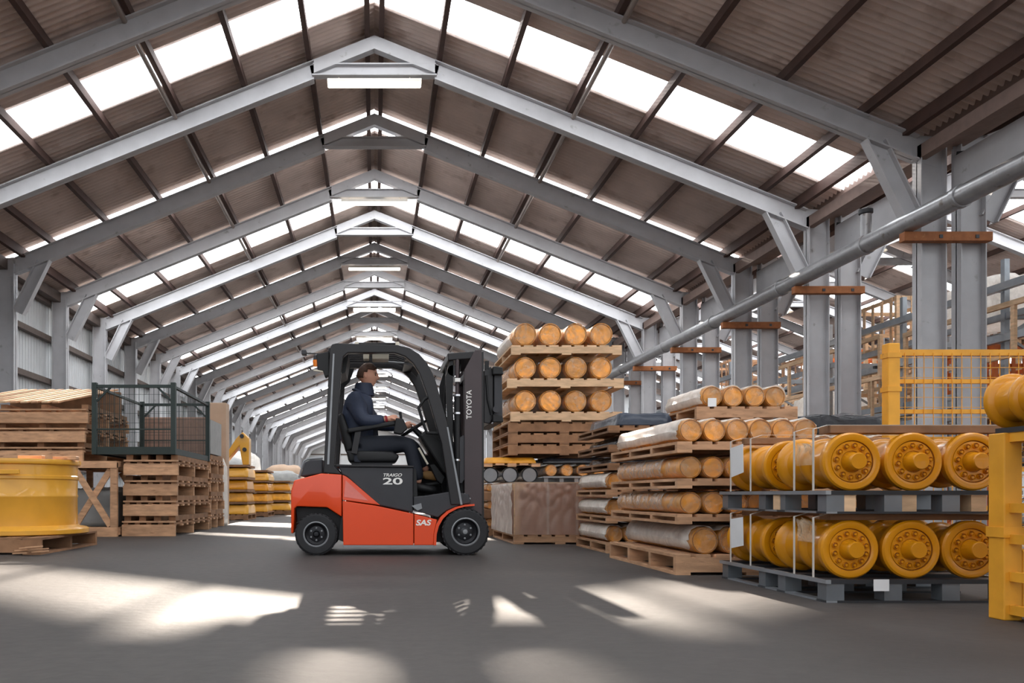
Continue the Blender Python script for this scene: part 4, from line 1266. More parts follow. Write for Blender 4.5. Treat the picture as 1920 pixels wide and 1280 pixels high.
# ------------------------------------------------------------------ right front stack of rolls on wooden pallets
AX, AY, AW, AD = 2.295, 6.04, 1.18, 1.70
zt = 0.0
G1 = 'pallets in the roll stack beside the rollers'
names1 = ['lowest', 'second', 'third', 'top']
zs = [(0.0, 0.155, 0.100), (0.384, 0.076, 0.083), (0.655, 0.076, 0.083), (0.926, 0.085, 0.085)]
for t, (z, h, r) in enumerate(zs):
    pallet(AX - (0.02 if t == 0 else -0.0), AY - (0.0 if t == 0 else -0.02), z, AW, AD, h, 'wooden pallet, %s in the roll stack beside the flanged rollers' % names1[t], G1, wood=('wood', 'wood', 'wood', 'wood')[t], ns=4, nd=8)
    n = 5 if t == 0 else 6
    pitch = r * 2 + (0.006 if t else 0.012)
    x0 = AX + (0.10 if t else 0.20)
    row_of_rolls(n, x0 + r * 0.2, pitch, r, AD - 0.14, AY + 0.05, z + h, '%s yellow row of the stack beside the flanged rollers' % names1[t], 'rolls beside the flanged rollers')
    film_cover(x0 + r * 0.2, n, pitch, r, z + h, AY + (0.10 if t in (0, 3) else 0.42), AY + AD - 0.1, 'milky film over the %s row of rolls beside the flanged rollers' % names1[t], 'filmwhite' if t in (0, 3) else 'film')
# ------------------------------------------------------------------ stack behind it, one tier taller
BX, BY, BW, BD = 3.19, 7.92, 1.0, 1.02
for t in range(5):
    z = 0.338 * t
    nm = ['lowest', 'second', 'third', 'fourth', 'topmost'][t]
    pallet(BX, BY, z, BW, BD, 0.13, 'wooden pallet, %s in the tall roll stack in front of the paired columns' % nm, 'pallets in the tall roll stack', ns=3, nd=6)
    row_of_rolls(4, BX + 0.16, 0.212, 0.100, BD - 0.08, BY + 0.03, z + 0.13, '%s yellow row of the stack before the paired columns' % nm, 'rolls in front of the columns')
film_cover(BX + 0.16, 4, 0.212, 0.100, 0.338 * 4 + 0.13, BY + 0.04, BY + BD - 0.05, 'milky film over the topmost rolls in front of the columns')
tg = MB().box(px(1327, BY), px(1343, BY), BY - 0.004, BY, pz(762, BY), pz(746, BY)).build('paper_label', M['paper'])
tag(tg, 'small cream tag on the topmost rolls in front of the columns', 'label')

# ------------------------------------------------------------------ tall stack behind the crate: four rows of four rolls
CX, CY, CW, CD = 1.96, 11.80, 1.72, 1.66
G3 = 'pallets in the tall stack behind the film wrapped crate'
for k in range(3):
    pallet(CX + 0.02, CY + 0.03, 1.195 + 0.164 * k, CW - 0.06, CD - 0.06, 0.160, 'dark wooden pallet under the tall stack, %s from below' % ORD[k], G3, wood='wood_dark', ns=3, nd=9)
for nm, z, h, r, sh in (('second', 1.69, 0.145, 0.158, 0.05), ('third', 2.185, 0.14, 0.158, 0.0), ('topmost', 2.675, 0.14, 0.165, 0.06)):
    pallet(CX + sh, CY, z, CW - sh * 1.5, CD, h, 'pale wooden pallet, %s in the tall stack behind the crate' % nm, G3, wood='wood_pale' if nm != 'lowest' else 'wood_dark', ns=3, nd=9)
    row_of_rolls(4, CX + 0.27, 0.375, r, CD - 0.1, CY + 0.04, z + h, '%s yellow row of the tall stack behind the crate' % nm, 'rolls of the tall stack behind the crate')
    if nm == 'topmost':
        film_cover(CX + 0.27, 4, 0.375, r, z + h, CY + 0.30, CY + CD - 0.05, 'milky film over the topmost rolls behind the crate')
    elif nm != 'lowest':
        film_cover(CX + 0.27, 4, 0.375, r, z + h, CY + 0.5, CY + CD - 0.05, 'clear film over the %s rolls behind the crate' % nm, 'film')
# what carries it: two piles side by side
for k in range(3):
    pallet(1.62, CY + 0.05, 0.26 * k, 0.80, 1.5, 0.14, 'dark wooden pallet, %s up in the pile under the left half' % ORD[k], 'pallets under the tall stack', wood='wood_dark', ns=3, nd=5)
    row_of_rolls(4, 1.72, 0.175, 0.058, 1.4, CY + 0.07, 0.26 * k + 0.14, '%s row of small yellow rolls under the tall stack' % names1[k], 'small rolls under the tall stack')
    pallet(2.48, CY + 0.05, 0.26 * k, 1.05, 1.5, 0.258, 'dark wooden pallet, %s up in the pile under the right half' % ORD[k], 'pallets under the tall stack', wood='wood_dark', ns=3, nd=6)
zb = 0.785
for i in range(3):
    pr = roll_proto(0.118, 1.4, 'black')
    copy_tree(pr, (1.72 + 0.29 * i, CY + 0.05, zb + 0.118), label='black sleeved tube with silver end, %s from the forklift mast' % ORD[i], group='black tubes with silver ends')
pallet(1.62, CY + 0.06, 1.025, 0.84, 1.5, 0.05, 'thin dark pallet board above the black tubes', 'pallets under the tall stack', wood='wood', ns=3, nd=5)
yb = lumpy(1.64, 2.40, CY + 0.08, CY + 1.4, 1.0765, 1.175, 'wrapped_bundle', M['rollgold'], 'yellow wrapped bundle above the black tubes', 'bundle', seed=5, amp=0.02)
fr = thing('steel_cradle', 'grey steel cradle under the orange rolls above the crate', 'cradle', (3.0, CY + 0.6, 0.781))
for x in (2.55, 2.78, 3.0, 3.22, 3.44):
    MB().box(x - 0.03, x + 0.03, CY + 0.08, CY + 1.2, 0.781, 0.86).build('cross_member', M['steelpal'], fr)
for yv in (CY + 0.08, CY + 1.1):
    MB().box(2.50, 3.50, yv - 0.025, yv + 0.025, 0.86, 0.885).build('rail', M['steelpal'], fr)
row_of_rolls(4, 2.62, 0.235, 0.085, 1.1, CY + 0.06, 0.885, 'short row above the film wrapped crate', 'rolls above the crate')
lumpy(2.50, 3.52, CY + 0.06, CY + 1.3, 1.075, 1.165, 'wrapped_bundle', M['blackwrap'], 'black film wrapped bundle above the orange rolls', 'bundle', seed=8, amp=0.06)

# ------------------------------------------------------------------ film wrapped crate
KX0, KX1, KY0, KY1 = 1.715, 2.865, 9.85, 11.58
kp = pallet(KX0, KY0, 0.0, KX1 - KX0, KY1 - KY0, 0.115, 'wooden pallet under the brown film wrapped crate', None, ns=3, nd=7)
kt = thing('wrapped_crate', 'brown carton crate wrapped in tinted film standing on a pallet', 'crate', ((KX0 + KX1) / 2, (KY0 + KY1) / 2, 0.115))
MB().box(KX0 + 0.02, KX1 - 0.02, KY0 + 0.02, KY1 - 0.02, 0.115, 0.745).build('carton_body', M['carton'], kt, bevel=0.006)
MB().box(KX0 + 0.005, KX1 - 0.005, KY0 + 0.005, KY1 - 0.005, 0.745, 0.765).build('lid_board', M['carton_tan'], kt)
for x, w in ((KX0, 0.06),):
    MB().box(x + 0.003, x + 0.075, KY0 + 0.004, KY0 + 0.02, 0.115, 0.745).build('corner_post', M['wood_pale'], kt)
MB().box(KX0 + 0.003, KX0 + 0.15, KY0 + 0.002, KY0 + 0.10, 0.665, 0.745).build('corner_block', M['wood_pale'], kt)
def draped(y, x0, x1, z0, z1, nm, m, parent, axis='y', amp=0.012, seed=3):
    rnd = random.Random(seed)
    nx, nz = 60, 30
    ph = [rnd.uniform(0, 6.28) for _ in range(8)]
    vs, fs = [], []
    for i in range(nx + 1):
        for j in range(nz + 1):
            u, v = i / nx, j / nz
            # folds fan out from a few gather points along the top edge
            a = 0
            for g, (gx, s_) in enumerate(((0.30, 7), (0.68, 8), (0.05, 5))):
                th = math.atan2(u - gx, (1 - v) * 0.6 + 0.08)
                rr = math.hypot(u - gx, (1 - v) * 0.6)
                a += math.sin(th * s_ * 1.7 + ph[g]) * math.exp(-((rr - 0.3) / 0.35) ** 2)
            a = a * amp + amp * 0.5 * math.sin(u * 23 + v * 9 + ph[5]) * 0.5
            off = -0.016 - abs(a)
            p0 = x0 + (x1 - x0) * u
            z = z0 + (z1 - z0) * v
            vs.append((p0, y + off, z) if axis == 'y' else (y + off, p0, z))
    for i in range(nx):
        for j in range(nz):
            fs.append((i * (nz + 1) + j, (i + 1) * (nz + 1) + j, (i + 1) * (nz + 1) + j + 1, i * (nz + 1) + j + 1))
    return MB().add(vs, fs).build(nm, m, parent, smooth=80)
for u in (0.37, 0.68):
    MB().box(KX0 + 1.15 * u - 0.012, KX0 + 1.15 * u + 0.012, KY0 + 0.012, KY0 + 0.0195, 0.118, 0.745).build('tape_strip', M['strap'], kt)
draped(KY0, KX0 + 0.01, KX1, 0.118, 0.75, 'film_front', M['cratefilm'], kt, amp=0.017)
draped(KX0, KY0, KY1, 0.118, 0.75, 'film_side', M['filmwhite'], kt, axis='x', seed=9)

# ------------------------------------------------------------------ black and film wrapped pile between crate and rolls
DX, DY = 2.41, 8.30
GD = 'pallets of the mixed pile behind the roll stack'
zz = 0.0
for k, (kind, hgt) in enumerate((('roll', 0.2), ('roll', 0.2), ('roll', 0.2), ('blk', 0.17), ('blk', 0.18), ('blue', 0.23))):
    sh = 0.0 if k < 3 else 0.02
    pallet(DX + sh, DY, zz, 0.74, 1.25, 0.075 if k else 0.11, 'wooden pallet, %s up in the mixed pile behind the roll stack' % ORD[k], GD, wood='wood' if k < 3 else 'wood_dark', ns=3, nd=5)
    zz += 0.075 if k else 0.11
    if kind == 'roll':
        row_of_rolls(4, DX + 0.10, 0.172, 0.084, 1.15, DY + 0.04, zz, '%s film covered yellow row of the mixed pile' % names1[k], 'rolls of the mixed pile')
        film_cover(DX + 0.10, 4, 0.172, 0.084, zz, DY + 0.06, DY + 1.15, 'milky film over the %s row of the mixed pile' % names1[k])
        zz += 0.201
    else:
        lumpy(DX + sh + 0.12, DX + sh + 0.68, DY + 0.04, DY + 1.2, zz + 0.001, zz + hgt - 0.085, 'wrapped_bundle', M['blackwrap'] if kind == 'blk' else M['bluewrap'],
              ('lower black film wrapped bundle in the mixed pile', 'upper black film wrapped bundle in the mixed pile', 'blue black tarpaulin bundle on top of the mixed pile')[k - 3], 'bundle', 'dark bundles of the mixed pile', seed=20 + k)
        zz += hgt - 0.055
# ------------------------------------------------------------------ low pile with black tarp in front of the tall column
EX, EY = 4.22, 7.98
zz = 0.0
for k in range(4):
    pallet(EX, EY, zz, 1.15, 1.1, 0.12, 'wooden pallet, %s up in the pile under the black tarpaulin' % ORD[k], 'pallets under the black tarpaulin', ns=3, nd=6)
    row_of_rolls(6, EX + 0.11, 0.182, 0.088, 1.0, EY + 0.03, zz + 0.12, '%s yellow row under the rumpled black tarpaulin' % names1[k], 'rolls under the black tarpaulin')
    zz += 0.30
film_cover(EX + 0.11, 6, 0.182, 0.088, zz - 0.18, EY + 0.04, EY + 1.0, 'milky film over the top row under the black tarpaulin')
lumpy(EX + 0.05, EX + 1.1, EY + 0.2, EY + 1.05, zz + 0.025, zz + 0.24, 'tarpaulin', M['blackwrap'], 'rumpled black tarpaulin on the pile before the tall paired columns', 'tarpaulin', seed=31, amp=0.12)
# ================================================================== LEFT SIDE
# big yellow flanged drum on a pallet
DCX, DCY = -4.03, 9.05
pallet(-4.80, 8.10, 0.0, 1.42, 1.65, 0.17, 'broken wooden pallet under the big yellow drum', None, wood='wood_dark', ns=3, nd=6)
dr = thing('yellow_drum', 'big glossy yellow steel drum with a wide foot flange', 'drum', (DCX, DCY, 0.172))
z = 0.172
MB().lathe([(0.40, z), (0.74, z), (0.76, z + 0.012), (0.76, z + 0.055), (0.735, z + 0.072), (0.66, z + 0.085), (0.635, z + 0.10), (0.632, z + 0.40), (0.638, z + 0.41), (0.638, z + 0.43), (0.632, z + 0.44),
            (0.634, z + 0.60), (0.645, z + 0.61), (0.645, z + 0.64), (0.634, z + 0.65), (0.634, z + 0.76), (0.665, z + 0.772), (0.672, z + 0.80), (0.665, z + 0.822), (0.60, z + 0.825), (0.58, z + 0.70)],
           (DCX, DCY, 0), 64, 'z', caps=False).build('shell', M['yellow2'], dr, smooth=35)
MB().lathe([(0, z + 0.705), (0.585, z + 0.70)], (DCX, DCY, 0), 40, 'z', caps=False).build('inner_plate', M['yellow2'], dr)
MB().box(DCX + 0.02, DCX + 0.30, DCY - 0.66, DCY - 0.628, z + 0.655, z + 0.70).build('name_plate', M['yellow2'], dr, bevel=0.005)
for k, (x, yy) in enumerate(((-3.75, 8.75), (-3.45, 8.95), (-4.3, 8.8))):
    o = MB().box(x - 0.13, x + 0.13, yy - 0.05, yy + 0.05, z + 0.826, z + 0.865).build('wood_offcut', M['wood'], bevel=0.004)
    tag(o, 'timber offcut lying on the rim of the yellow drum, %s' % ('middle one', 'nearest the right edge', 'at the frame edge')[k], 'offcut', 'offcuts on the yellow drum')
for k in range(6):
    x, yy = -3.52 + random.uniform(-.12, .12), 8.0 + random.uniform(-.06, .05)
    o = MB().bar((x, yy, 0.02 + 0.013 * k), (x + random.uniform(.08, .2), yy + random.uniform(-.08, .08), 0.03 + 0.014 * k), 0.03, 0.012).build('wood_splinter', M['wood'])
    tag(o, 'loose wood splinter lying at the corner of the drum pallet', 'splinter', 'splinters at the drum pallet')

# crate frame with crossed braces
xf = thing('wooden_crate_frame', 'open wooden crate frame with crossed braces beside the drum', 'crate frame', (-4.35, 12.6, 0))
X0, X1, YA, YB = -4.95, -3.74, 11.62, 13.75
for yv in (YA, YB):
    for x in (X0 + 0.05, X1 - 0.05):
        MB().box(x - 0.05, x + 0.05, yv, yv + 0.06, 0.14, 1.08).build('upright', M['wood'], xf, bevel=0.004)
    MB().box(X0, X1, yv - 0.0, yv + 0.06, 0.0, 0.14).build('sill', M['wood'], xf)
    MB().box(X0, X1, yv - 0.01, yv + 0.07, 1.0, 1.10).build('head_rail', M['wood'], xf)
    xm = X1 - 0.36
    for x0_, x1_ in ((X1 - 0.10, xm - 0.26), (xm - 0.26, X1 - 0.10)):
        MB().bar((x0_, yv + (0.02 if x0_ > x1_ else 0.05), 0.16), (x1_, yv + (0.02 if x0_ > x1_ else 0.05), 0.99), 0.025, 0.09, up=(1, 0, 0)).build('cross_brace', M['wood'], xf)
for x in (X0 + 0.05, (X0 + X1) / 2, X1 - 0.05):
    MB().box(x - 0.05, x + 0.05, YA + 0.06, YB, 0.02, 0.13).build('floor_bearer', M['wood'], xf)
    MB().box(x - 0.05, x + 0.05, YA + 0.07, YB, 1.02, 1.10).build('top_bearer', M['wood'], xf)
lumpy(-4.7, -3.9, 12.1, 13.4, 0.131, 0.72, 'tarp_bundle', M['tarp'], 'grey tarpaulin bundle inside the crossed brace frame', 'bundle', seed=44, amp=0.04)

# pallets piled on the crate frame (upper left)
GL = 'heavy pallets piled at the upper left'
for k in range(3):
    heavy_pallet(-6.17 + 0.02 * k, 11.72, 1.101 + 0.28 * k, 1.92, 2.05, 0.279, 'heavy wooden pallet on the crossed brace frame, %s' % ('lowest of three', 'middle of three', 'topmost of three')[k], GL, rz=0.008 * (k - 1))
rb = MB().box(-6.15, -4.30, 13.50, 13.60, 1.9405, 2.345).build('timber_bearer', M['wood_dark'], bevel=0.004)
tag(rb, 'thick timber bearer propping up the loose boards at the upper left', 'beam')
for k in range(11):
    x = -6.22 + 0.155 * k
    b = MB().bar((x, 11.70, 1.965), (x + 0.24, 13.70, 2.405), 0.10, 0.028).build('loose_board', M['wood_pale'] if k % 2 else M['wood'], bevel=0.003)
    tag(b, 'loose board sloping over the topmost heavy pallet, %s from left' % ORD[k], 'board', 'loose boards on the upper left pile')
for k in range(3):
    heavy_pallet(-6.4, 11.8, 0.0 + 0.34 * k, 1.3, 1.9, 0.33, 'heavy wooden pallet behind the yellow drum, %s up' % ORD[k], 'pallets behind the yellow drum')

# pile of heavy pallets carrying the green cage
GP = 'heavy pallets under the green cage'
for k in range(4):
    heavy_pallet(-3.715 + 0.012 * (k % 2), 11.77 + 0.02 * (k % 3), 0.300 * k, 0.80, 2.38, 0.2985, 'heavy wooden pallet under the green cage, %s' % ('resting on the floor', 'second up', 'third up', 'fourth up')[k], GP, rz=0.006 * (k - 1.5))
cgx0, cgx1, cgy0, cgy1, cz0, cz1 = -4.12, -2.96, 11.79, 14.2, 1.205, 2.26
ca = thing('green_cage', 'dark green steel mesh cage standing on piled pallets', 'cage', ((cgx0 + cgx1) / 2, (cgy0 + cgy1) / 2, cz0))
for x in (cgx0, cgx1):
    for yv in (cgy0, cgy1):
        MB().box(x - 0.035, x + 0.035, yv - 0.035, yv + 0.035, cz0, cz1).build('corner_post', M['green'], ca)
for yv in (cgy0, cgy1):
    for zz_, hh in ((cz0, 0.11), (cz1 - 0.075, 0.045), (cz0 + 0.36, 0.02)):
        MB().box(cgx0, cgx1, yv - 0.022, yv + 0.022, zz_, zz_ + hh).build('rail', M['green'], ca)
    for s, x in ((1, cgx0), (-1, cgx1)):
        MB().bar((x, yv, cz1 - 0.30), (x + s * 0.24, yv, cz1 - 0.06), 0.02, 0.03).build('corner_stay', M['green'], ca)
for x in (cgx0, cgx1):
    for zz_, hh in ((cz0, 0.09), (cz1 - 0.075, 0.035)):
        MB().box(x - 0.022, x + 0.022, cgy0, cgy1, zz_, zz_ + hh).build('rail', M['green'], ca)
wm = MB()
for k in range(15):
    x = cgx0 + 0.07 + (cgx1 - cgx0 - 0.14) * k / 14
    for yv in (cgy0, cgy1):
        wm.box(x - 0.003, x + 0.003, yv - 0.003, yv + 0.003, cz0, cz1 - 0.05)
for k in range(24):
    yv = cgy0 + 0.08 + (cgy1 - cgy0 - 0.16) * k / 23
    for x in (cgx0, cgx1):
        wm.box(x - 0.003, x + 0.003, yv - 0.003, yv + 0.003, cz0, cz1 - 0.05)
for k in range(6):
    z_ = cz0 + 0.18 + k * 0.14
    for yv in (cgy0, cgy1):
        wm.box(cgx0, cgx1, yv - 0.006, yv - 0.002, z_, z_ + 0.005)
wo = wm.build('wire_mesh', M['green'], ca); wo['kind'] = 'stuff'
MB().box(cgx0, cgx1, cgy0, cgy1, cz0 + 0.02, cz0 + 0.05).build('floor_sheet', M['green'], ca)

# brown boxes on their own pallets behind the cage
for k in range(4):
    heavy_pallet(-4.25, 14.45, 0.335 * k, 1.30, 1.3, 0.333, 'heavy wooden pallet under the brown boxes, %s' % ('on the floor', 'second up', 'third up', 'fourth up')[k], 'pallets under the brown boxes')
bx = thing('wrapped_boxes', 'brown carton wrapped in film behind the green cage', 'carton', (-3.63, 15.0, 1.341))
MB().box(-4.18, -3.06, 14.55, 15.6, 1.341, 2.02).build('carton', M['carton'], bx, bevel=0.01)
draped(14.55, -4.18, -3.06, 1.35, 2.0, 'film_front', M['cratefilm'], bx, amp=0.006, seed=77)
MB().box(-3.06, -2.98, 14.56, 15.58, 1.36, 1.98).build('pale_corner_sheet', M['tarp'], bx)
bk = lumpy(-3.22, -2.98, 15.75, 16.30, 0.0, 1.33, 'wrapped_pallet_load', M['filmwhite'], 'pale film wrapped load standing past the pallet pile', 'bundle', seed=51, amp=0.02)
o = MB().box(-3.40, -3.04, 16.4, 16.75, 0.0, 2.50).build('tall_carton', M['carton_tan'], bevel=0.01)
tag(o, 'tall narrow beige carton standing by the pallet pile', 'carton')
# yellow castings and parts further down the aisle
def pile(x0, x1, y0, y1, top, label, nm, seed):
    rnd = random.Random(seed)
    pallet(x0, y0, 0, x1 - x0, y1 - y0, 0.14, 'wooden pallet under the ' + label, None, wood='wood_dark', ns=3, nd=5)
    t = thing(nm, label, 'stack', ((x0 + x1) / 2, (y0 + y1) / 2, 0.14))
    n = max(2, round((top - 0.14) / 0.28))
    h = (top - 0.142) / n
    for k in range(n):
        z_ = 0.142 + h * k
        i = rnd.uniform(0, 0.05)
        lumpy(x0 + i, x1 - i, y0 + i, y1 - i, z_, z_ + h * 0.80, 'casting_layer', (M['yellow2'], M['rollgold'], M['yellow'])[k % 3], None, None, amp=0.05, seed=seed * 10 + k, parent=t)
        MB().box(x0 + 0.02, x1 - 0.02, y0 + 0.01, y1 - 0.02, z_ + h * 0.82, z_ + h).build('dunnage', M['wood_dark'], t)
    return t
pile(-3.78, -3.05, 19.3, 20.6, 1.34, 'stack of amber castings beside the aisle, nearest of three', 'casting_stack', 1)
pile(-3.70, -2.95, 22.2, 23.6, 1.30, 'stack of amber castings beside the aisle, middle of three', 'casting_stack', 2)
pile(-3.75, -2.58, 24.6, 26.0, 1.05, 'low stack of amber castings at the end of the row', 'casting_stack', 3)
bo = thing('excavator_boom', 'yellow bent excavator boom lying on the castings', 'boom', (-3.5, 20.0, 1.342))
MB().prism([(px(412, 19.6), 1.342), (px(420, 19.6), 1.342), (px(450, 19.6), pz(836, 19.6)), (px(456, 19.6), 1.342), (px(468, 19.6), 1.342), (px(468, 19.6), pz(822, 19.6)), (px(456, 19.6), pz(810, 19.6)), (px(444, 19.6), pz(822, 19.6))], 19.5, 19.85).build('boom_arm', M['yellow2'], bo, bevel=0.02)
for x, yv in ((460, 843), (455, 818)):
    MB().lathe([(0, -0.03), (0.05, -0.03), (0.05, 0.4), (0, 0.4)], (px(x, 19.6), 19.48, pz(yv, 19.6)), 14).build('pivot_pin', M['darksteel'], bo)
# grey cabinets and wrapped loads far down the left side
for k, (x, yv, w, h) in enumerate(((-6.4, 27.0, 2.0, 1.9), (-6.2, 31.0, 1.6, 2.3), (-5.6, 36.0, 2.2, 1.7), (-5.8, 42.0, 2.0, 2.2), (-5.2, 50.0, 2.2, 1.8))):
    lumpy(x, x + w, yv, yv + 1.8, 0.0, h, 'wrapped_pallet_load', (M['tarp'], M['filmwhite'], M['tarp'], M['carton_tan'], M['tarp'])[k], 'grey wrapped load along the left wall, %s down the nave' % ORD[k], 'bundle', 'loads along the left wall', seed=60 + k, amp=0.02)

# ================================================================== RIGHT: RACKS IN THE NEIGHBOURING NAVE
def rack(x0, x1, y0, n, bay, levels, label, m='steelpal', post=0.10, top=None):
    t = thing('storage_rack', label, 'rack', ((x0 + x1) / 2, y0 + n * bay / 2, 0), group='storage racks beyond the columns')
    H = top or levels[-1] + 0.6
    for k in range(n + 1):
        yv = y0 + bay * k
        for x in (x0, x1):
            MB().box(x - post / 2, x + post / 2, yv - post / 2, yv + post / 2, 0, H).build('upright', M[m], t)
        zz_ = 0.3
        s = 1
        while zz_ < H - 0.9:
            MB().bar((x0 if s > 0 else x1, yv, zz_), (x1 if s > 0 else x0, yv, zz_ + 0.85), 0.04, 0.05).build('frame_brace', M[m], t)
            zz_ += 0.85; s = -s
        for z_ in levels:
            MB().box(x0, x1, yv - 0.04, yv + 0.04, z_ - 0.12, z_ - 0.0).build('cross_beam', M[m], t)
    for z_ in levels:
        for x in (x0, x1):
            MB().box(x - 0.03, x + 0.03, y0, y0 + n * bay, z_ - 0.13, z_).build('shelf_beam', M[m], t)
    return t
LV = (1.35, 2.75, 4.15)
rack(12.3, 13.7, 12.6, 6, 3.0, LV, 'galvanised storage rack just beyond the paired columns', 'steelpal', top=5.2)
rack(15.6, 17.0, 13.4, 7, 3.0, (1.5, 3.0, 4.5), 'second galvanised storage rack deeper in the side nave', 'wood_pale', top=5.6)
rack(19.4, 20.8, 14.4, 7, 3.0, (1.5, 3.0, 4.5), 'storage rack furthest from the pipe in the side nave', 'steelpal', top=5.8)
rack(12.0, 13.4, 33.0, 6, 3.0, LV, 'galvanised storage rack far along the paired columns', 'steelpal', top=5.2)
# slatted crates on the racks
def slat_crate(x0, y0, z0, w, d, h, label, wood):
    t = thing('slatted_crate', label, 'crate', (x0 + w / 2, y0 + d / 2, z0), group='slatted crates on the racks')
    m = M[wood]
    for sx in (-1, 1):
        for sy in (-1, 1):
            piece('corner_post', t, 0.08, 0.08, h, (sx * (w / 2 - 0.04), sy * (d / 2 - 0.04), 0), m)
    for z_ in (0.0, h * 0.45, h - 0.10):
        for sy in (-1, 1):
            piece('rail', t, w - 0.16, 0.04, 0.09, (0, sy * (d / 2 - 0.03), z_), m)
        for sx in (-1, 1):
            piece('rail', t, 0.04, d - 0.16, 0.09, (sx * (w / 2 - 0.03), 0, z_), m)
    for k in range(5):
        piece('slat', t, 0.07, 0.02, h - 0.02, (-w / 2 + 0.16 + (w - 0.32) * k / 4, -d / 2 + 0.0, 0.01), m)
        piece('slat', t, 0.02, 0.09, h - 0.02, (-w / 2 + 0.0, -d / 2 + 0.2 + (d - 0.4) * k / 4, 0.01), m)
    piece('floor_board', t, w - 0.16, d - 0.16, 0.03, (0, 0, 0.09), m)
    return t
rnd = random.Random(11)
ci = 0
for (rx, ry, n, lv, rn) in ((12.35, 12.7, 6, LV, 'nearer'), (15.65, 13.5, 6, (1.5, 3.0, 4.5), 'deeper')):
    for b in range(n):
        for li, z_ in enumerate(lv):
            if rnd.random() < 0.16: continue
            h = rnd.choice((0.8, 0.95, 1.1)) if li < 2 else rnd.choice((0.7, 1.0, 1.2))
            lab = 'on the %s shelf of the %s rack, %s bay' % (('lowest', 'middle', 'top')[li], rn, ORD[b])
            yv = ry + 3.0 * b + 0.3
            kind = rnd.random()
            if kind < 0.62:
                slat_crate(rx + 0.05, yv, z_ + 0.001, 1.2, rnd.uniform(1.8, 2.3), h, 'slatted timber crate ' + lab, rnd.choice(('wood_pale', 'wood', 'wood_dark')))
            elif kind < 0.8:
                lumpy(rx + 0.1, rx + 1.25, yv, yv + 1.9, z_ + 0.001, z_ + h * 0.8, 'wrapped_bundle', rnd.choice((M['tarp'], M['blackwrap'], M['filmwhite'])), 'wrapped bundle ' + lab, 'bundle', 'bundles on the racks', seed=rnd.randint(0, 999), amp=0.05)
            else:
                slat_crate(rx + 0.05, yv, z_ + 0.001, 1.2, 1.9, h * 0.8, 'orange slatted frame ' + lab, 'orange_rack')
# floor level: orange frames, crates and dark machinery between the racks and the columns
for k, (x, yv, w, h) in enumerate(((11.12, 15.1, 0.58, 1.75), (11.12, 18.2, 0.58, 1.6), (11.12, 21.1, 0.58, 1.7), (11.12, 12.1, 0.58, 1.8))):
    slat_crate(x, yv, 0.0, w, 1.5, h, 'orange steel frame on the floor by the columns, %s' % ('second along', 'third along', 'fourth along', 'nearest')[k], 'orange_rack')
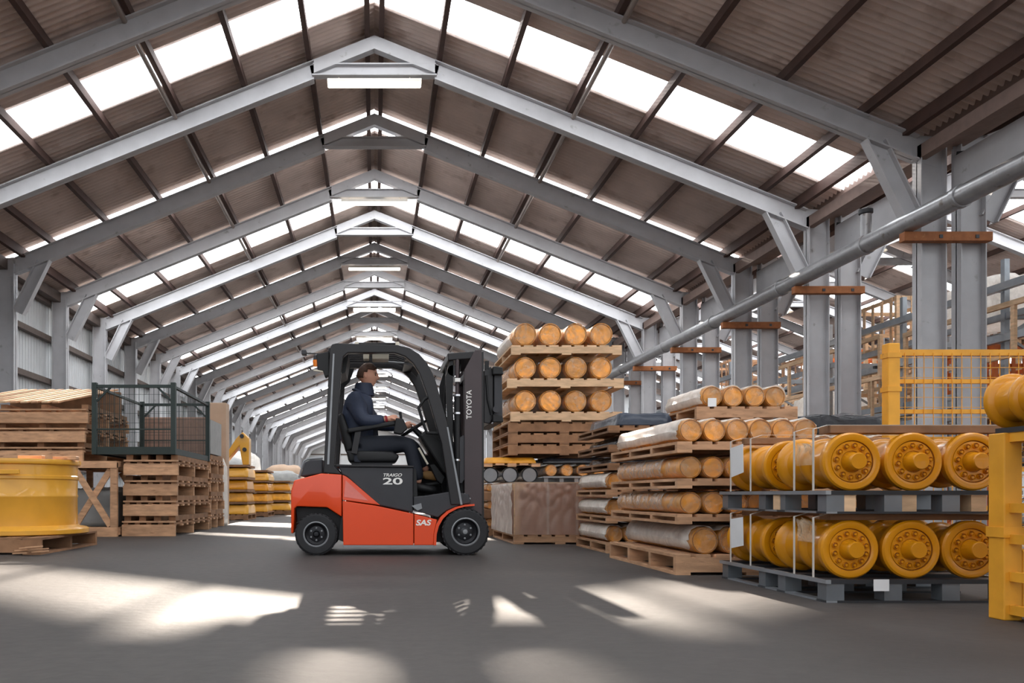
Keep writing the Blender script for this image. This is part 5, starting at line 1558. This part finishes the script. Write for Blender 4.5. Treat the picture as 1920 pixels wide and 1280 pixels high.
# loose lattice girders and long steel angles leaning on the racks
for k, z_ in enumerate((2.15, 2.42, 3.55, 4.55)):
    x = 12.02 + 0.03 * (k % 2)
    t = thing('steel_section', 'long galvanised steel section clipped along the nearer rack, %s from below' % ORD[k], 'steel section', (x, 18, z_), group='long steel sections along the nearer rack')
    MB().box(x, x + 0.12, 12.8, 30.0, z_, z_ + 0.015).build('flange', M['steelpal'], t)
    MB().box(x, x + 0.015, 12.8, 30.0, z_ + 0.015, z_ + 0.14).build('web', M['steelpal'], t)
    for q in range(6):
        MB().box(x + 0.12, 12.2495, 12.58 + 3.0 * q, 12.62 + 3.0 * q, z_, z_ + 0.05).build('clip', M['steelpal'], t)
for k in range(6):
    y0 = 13.0 + 3.0 * k
    t = thing('lattice_girder', 'pale lattice girder standing between the two nearer racks, %s along' % ORD[k], 'girder', (14.6, y0, 0), group='lattice girders between the racks')
    for dx in (0, 0.55):
        MB().box(14.30 + dx, 14.38 + dx, y0 + 0.9, y0 + 0.98, 0, 4.9).build('chord', M['wood_pale'] if k % 2 else M['steelpal'], t)
    for q in range(7):
        MB().bar((14.34, y0 + 0.94, 0.2 + 0.66 * q), (14.89, y0 + 0.94, 0.86 + 0.66 * q), 0.03, 0.04).build('lacing', M['wood_pale'] if k % 2 else M['steelpal'], t)
        MB().bar((14.89, y0 + 0.95, 0.2 + 0.66 * q), (14.34, y0 + 0.95, 0.86 + 0.66 * q), 0.03, 0.04).build('lacing', M['wood_pale'] if k % 2 else M['steelpal'], t)
for k, (x, y0, z0, L) in enumerate(((11.75, 13.2, 3.15, 4.6), (11.75, 18.6, 3.3, 5.0), (11.75, 24.4, 3.0, 5.0))):
    t = thing('timber_ladder_frame', 'long timber frame with many short posts leaning by the columns, %s along' % ORD[k], 'timber frame', (x, y0, z0), group='timber ladder frames')
    for dz in (0.0, 0.95):
        MB().box(x, x + 0.07, y0, y0 + L, z0 + dz, z0 + dz + 0.10).build('rail', M['wood_pale'], t)
    for q in range(7):
        yv = y0 + (L - 0.1) * q / 6
        MB().box(x + 0.005, x + 0.065, yv, yv + 0.09, z0 + 0.10, z0 + 0.95).build('short_post', M['wood_pale'], t)
    for q in (0, 1):
        yv = y0 + 0.3 + (L - 0.7) * q
        MB().box(x + 0.075, 12.02, yv, yv + 0.08, z0 + 0.3, z0 + 0.36).build('hook', M['darksteel'], t)
        MB().box(x + 0.0, x + 0.06, yv, yv + 0.05, 0, z0).build('prop', M['wood_pale'], t)
# high bay lamps of the neighbouring nave
for k, (x, yv, z_) in enumerate(((13.2, 21.0, 7.0), (15.6, 15.4, 6.9), (14.4, 28.0, 7.0), (12.6, 34.0, 6.9), (17.0, 20.0, 7.6))):
    t = thing('high_bay_lamp', 'glowing high bay lamp over the racks, %s' % ('second from the pipe', 'nearest the camera', 'third along', 'fourth along', 'deepest in')[k], 'lamp', (x, yv, z_), group='high bay lamps over the racks')
    MB().lathe([(0.06, 0.22), (0.10, 0.16), (0.24, 0.0), (0.23, 0.0), (0.08, 0.15)], (x, yv, z_), 18, 'z', caps=False).build('reflector', M['lampbody'], t, smooth=50)
    MB().ball((x, yv, z_ + 0.04), 0.09, 12, 8).build('bulb', M['lampglow'], t, smooth=60)
    MB().box(x - 0.012, x + 0.012, yv - 0.012, yv + 0.012, z_ + 0.2, SHEET_Z - SLOPE * abs(x - NAVE2) + 0.0).build('drop_rod', M['darksteel'], t)
drop_protos()
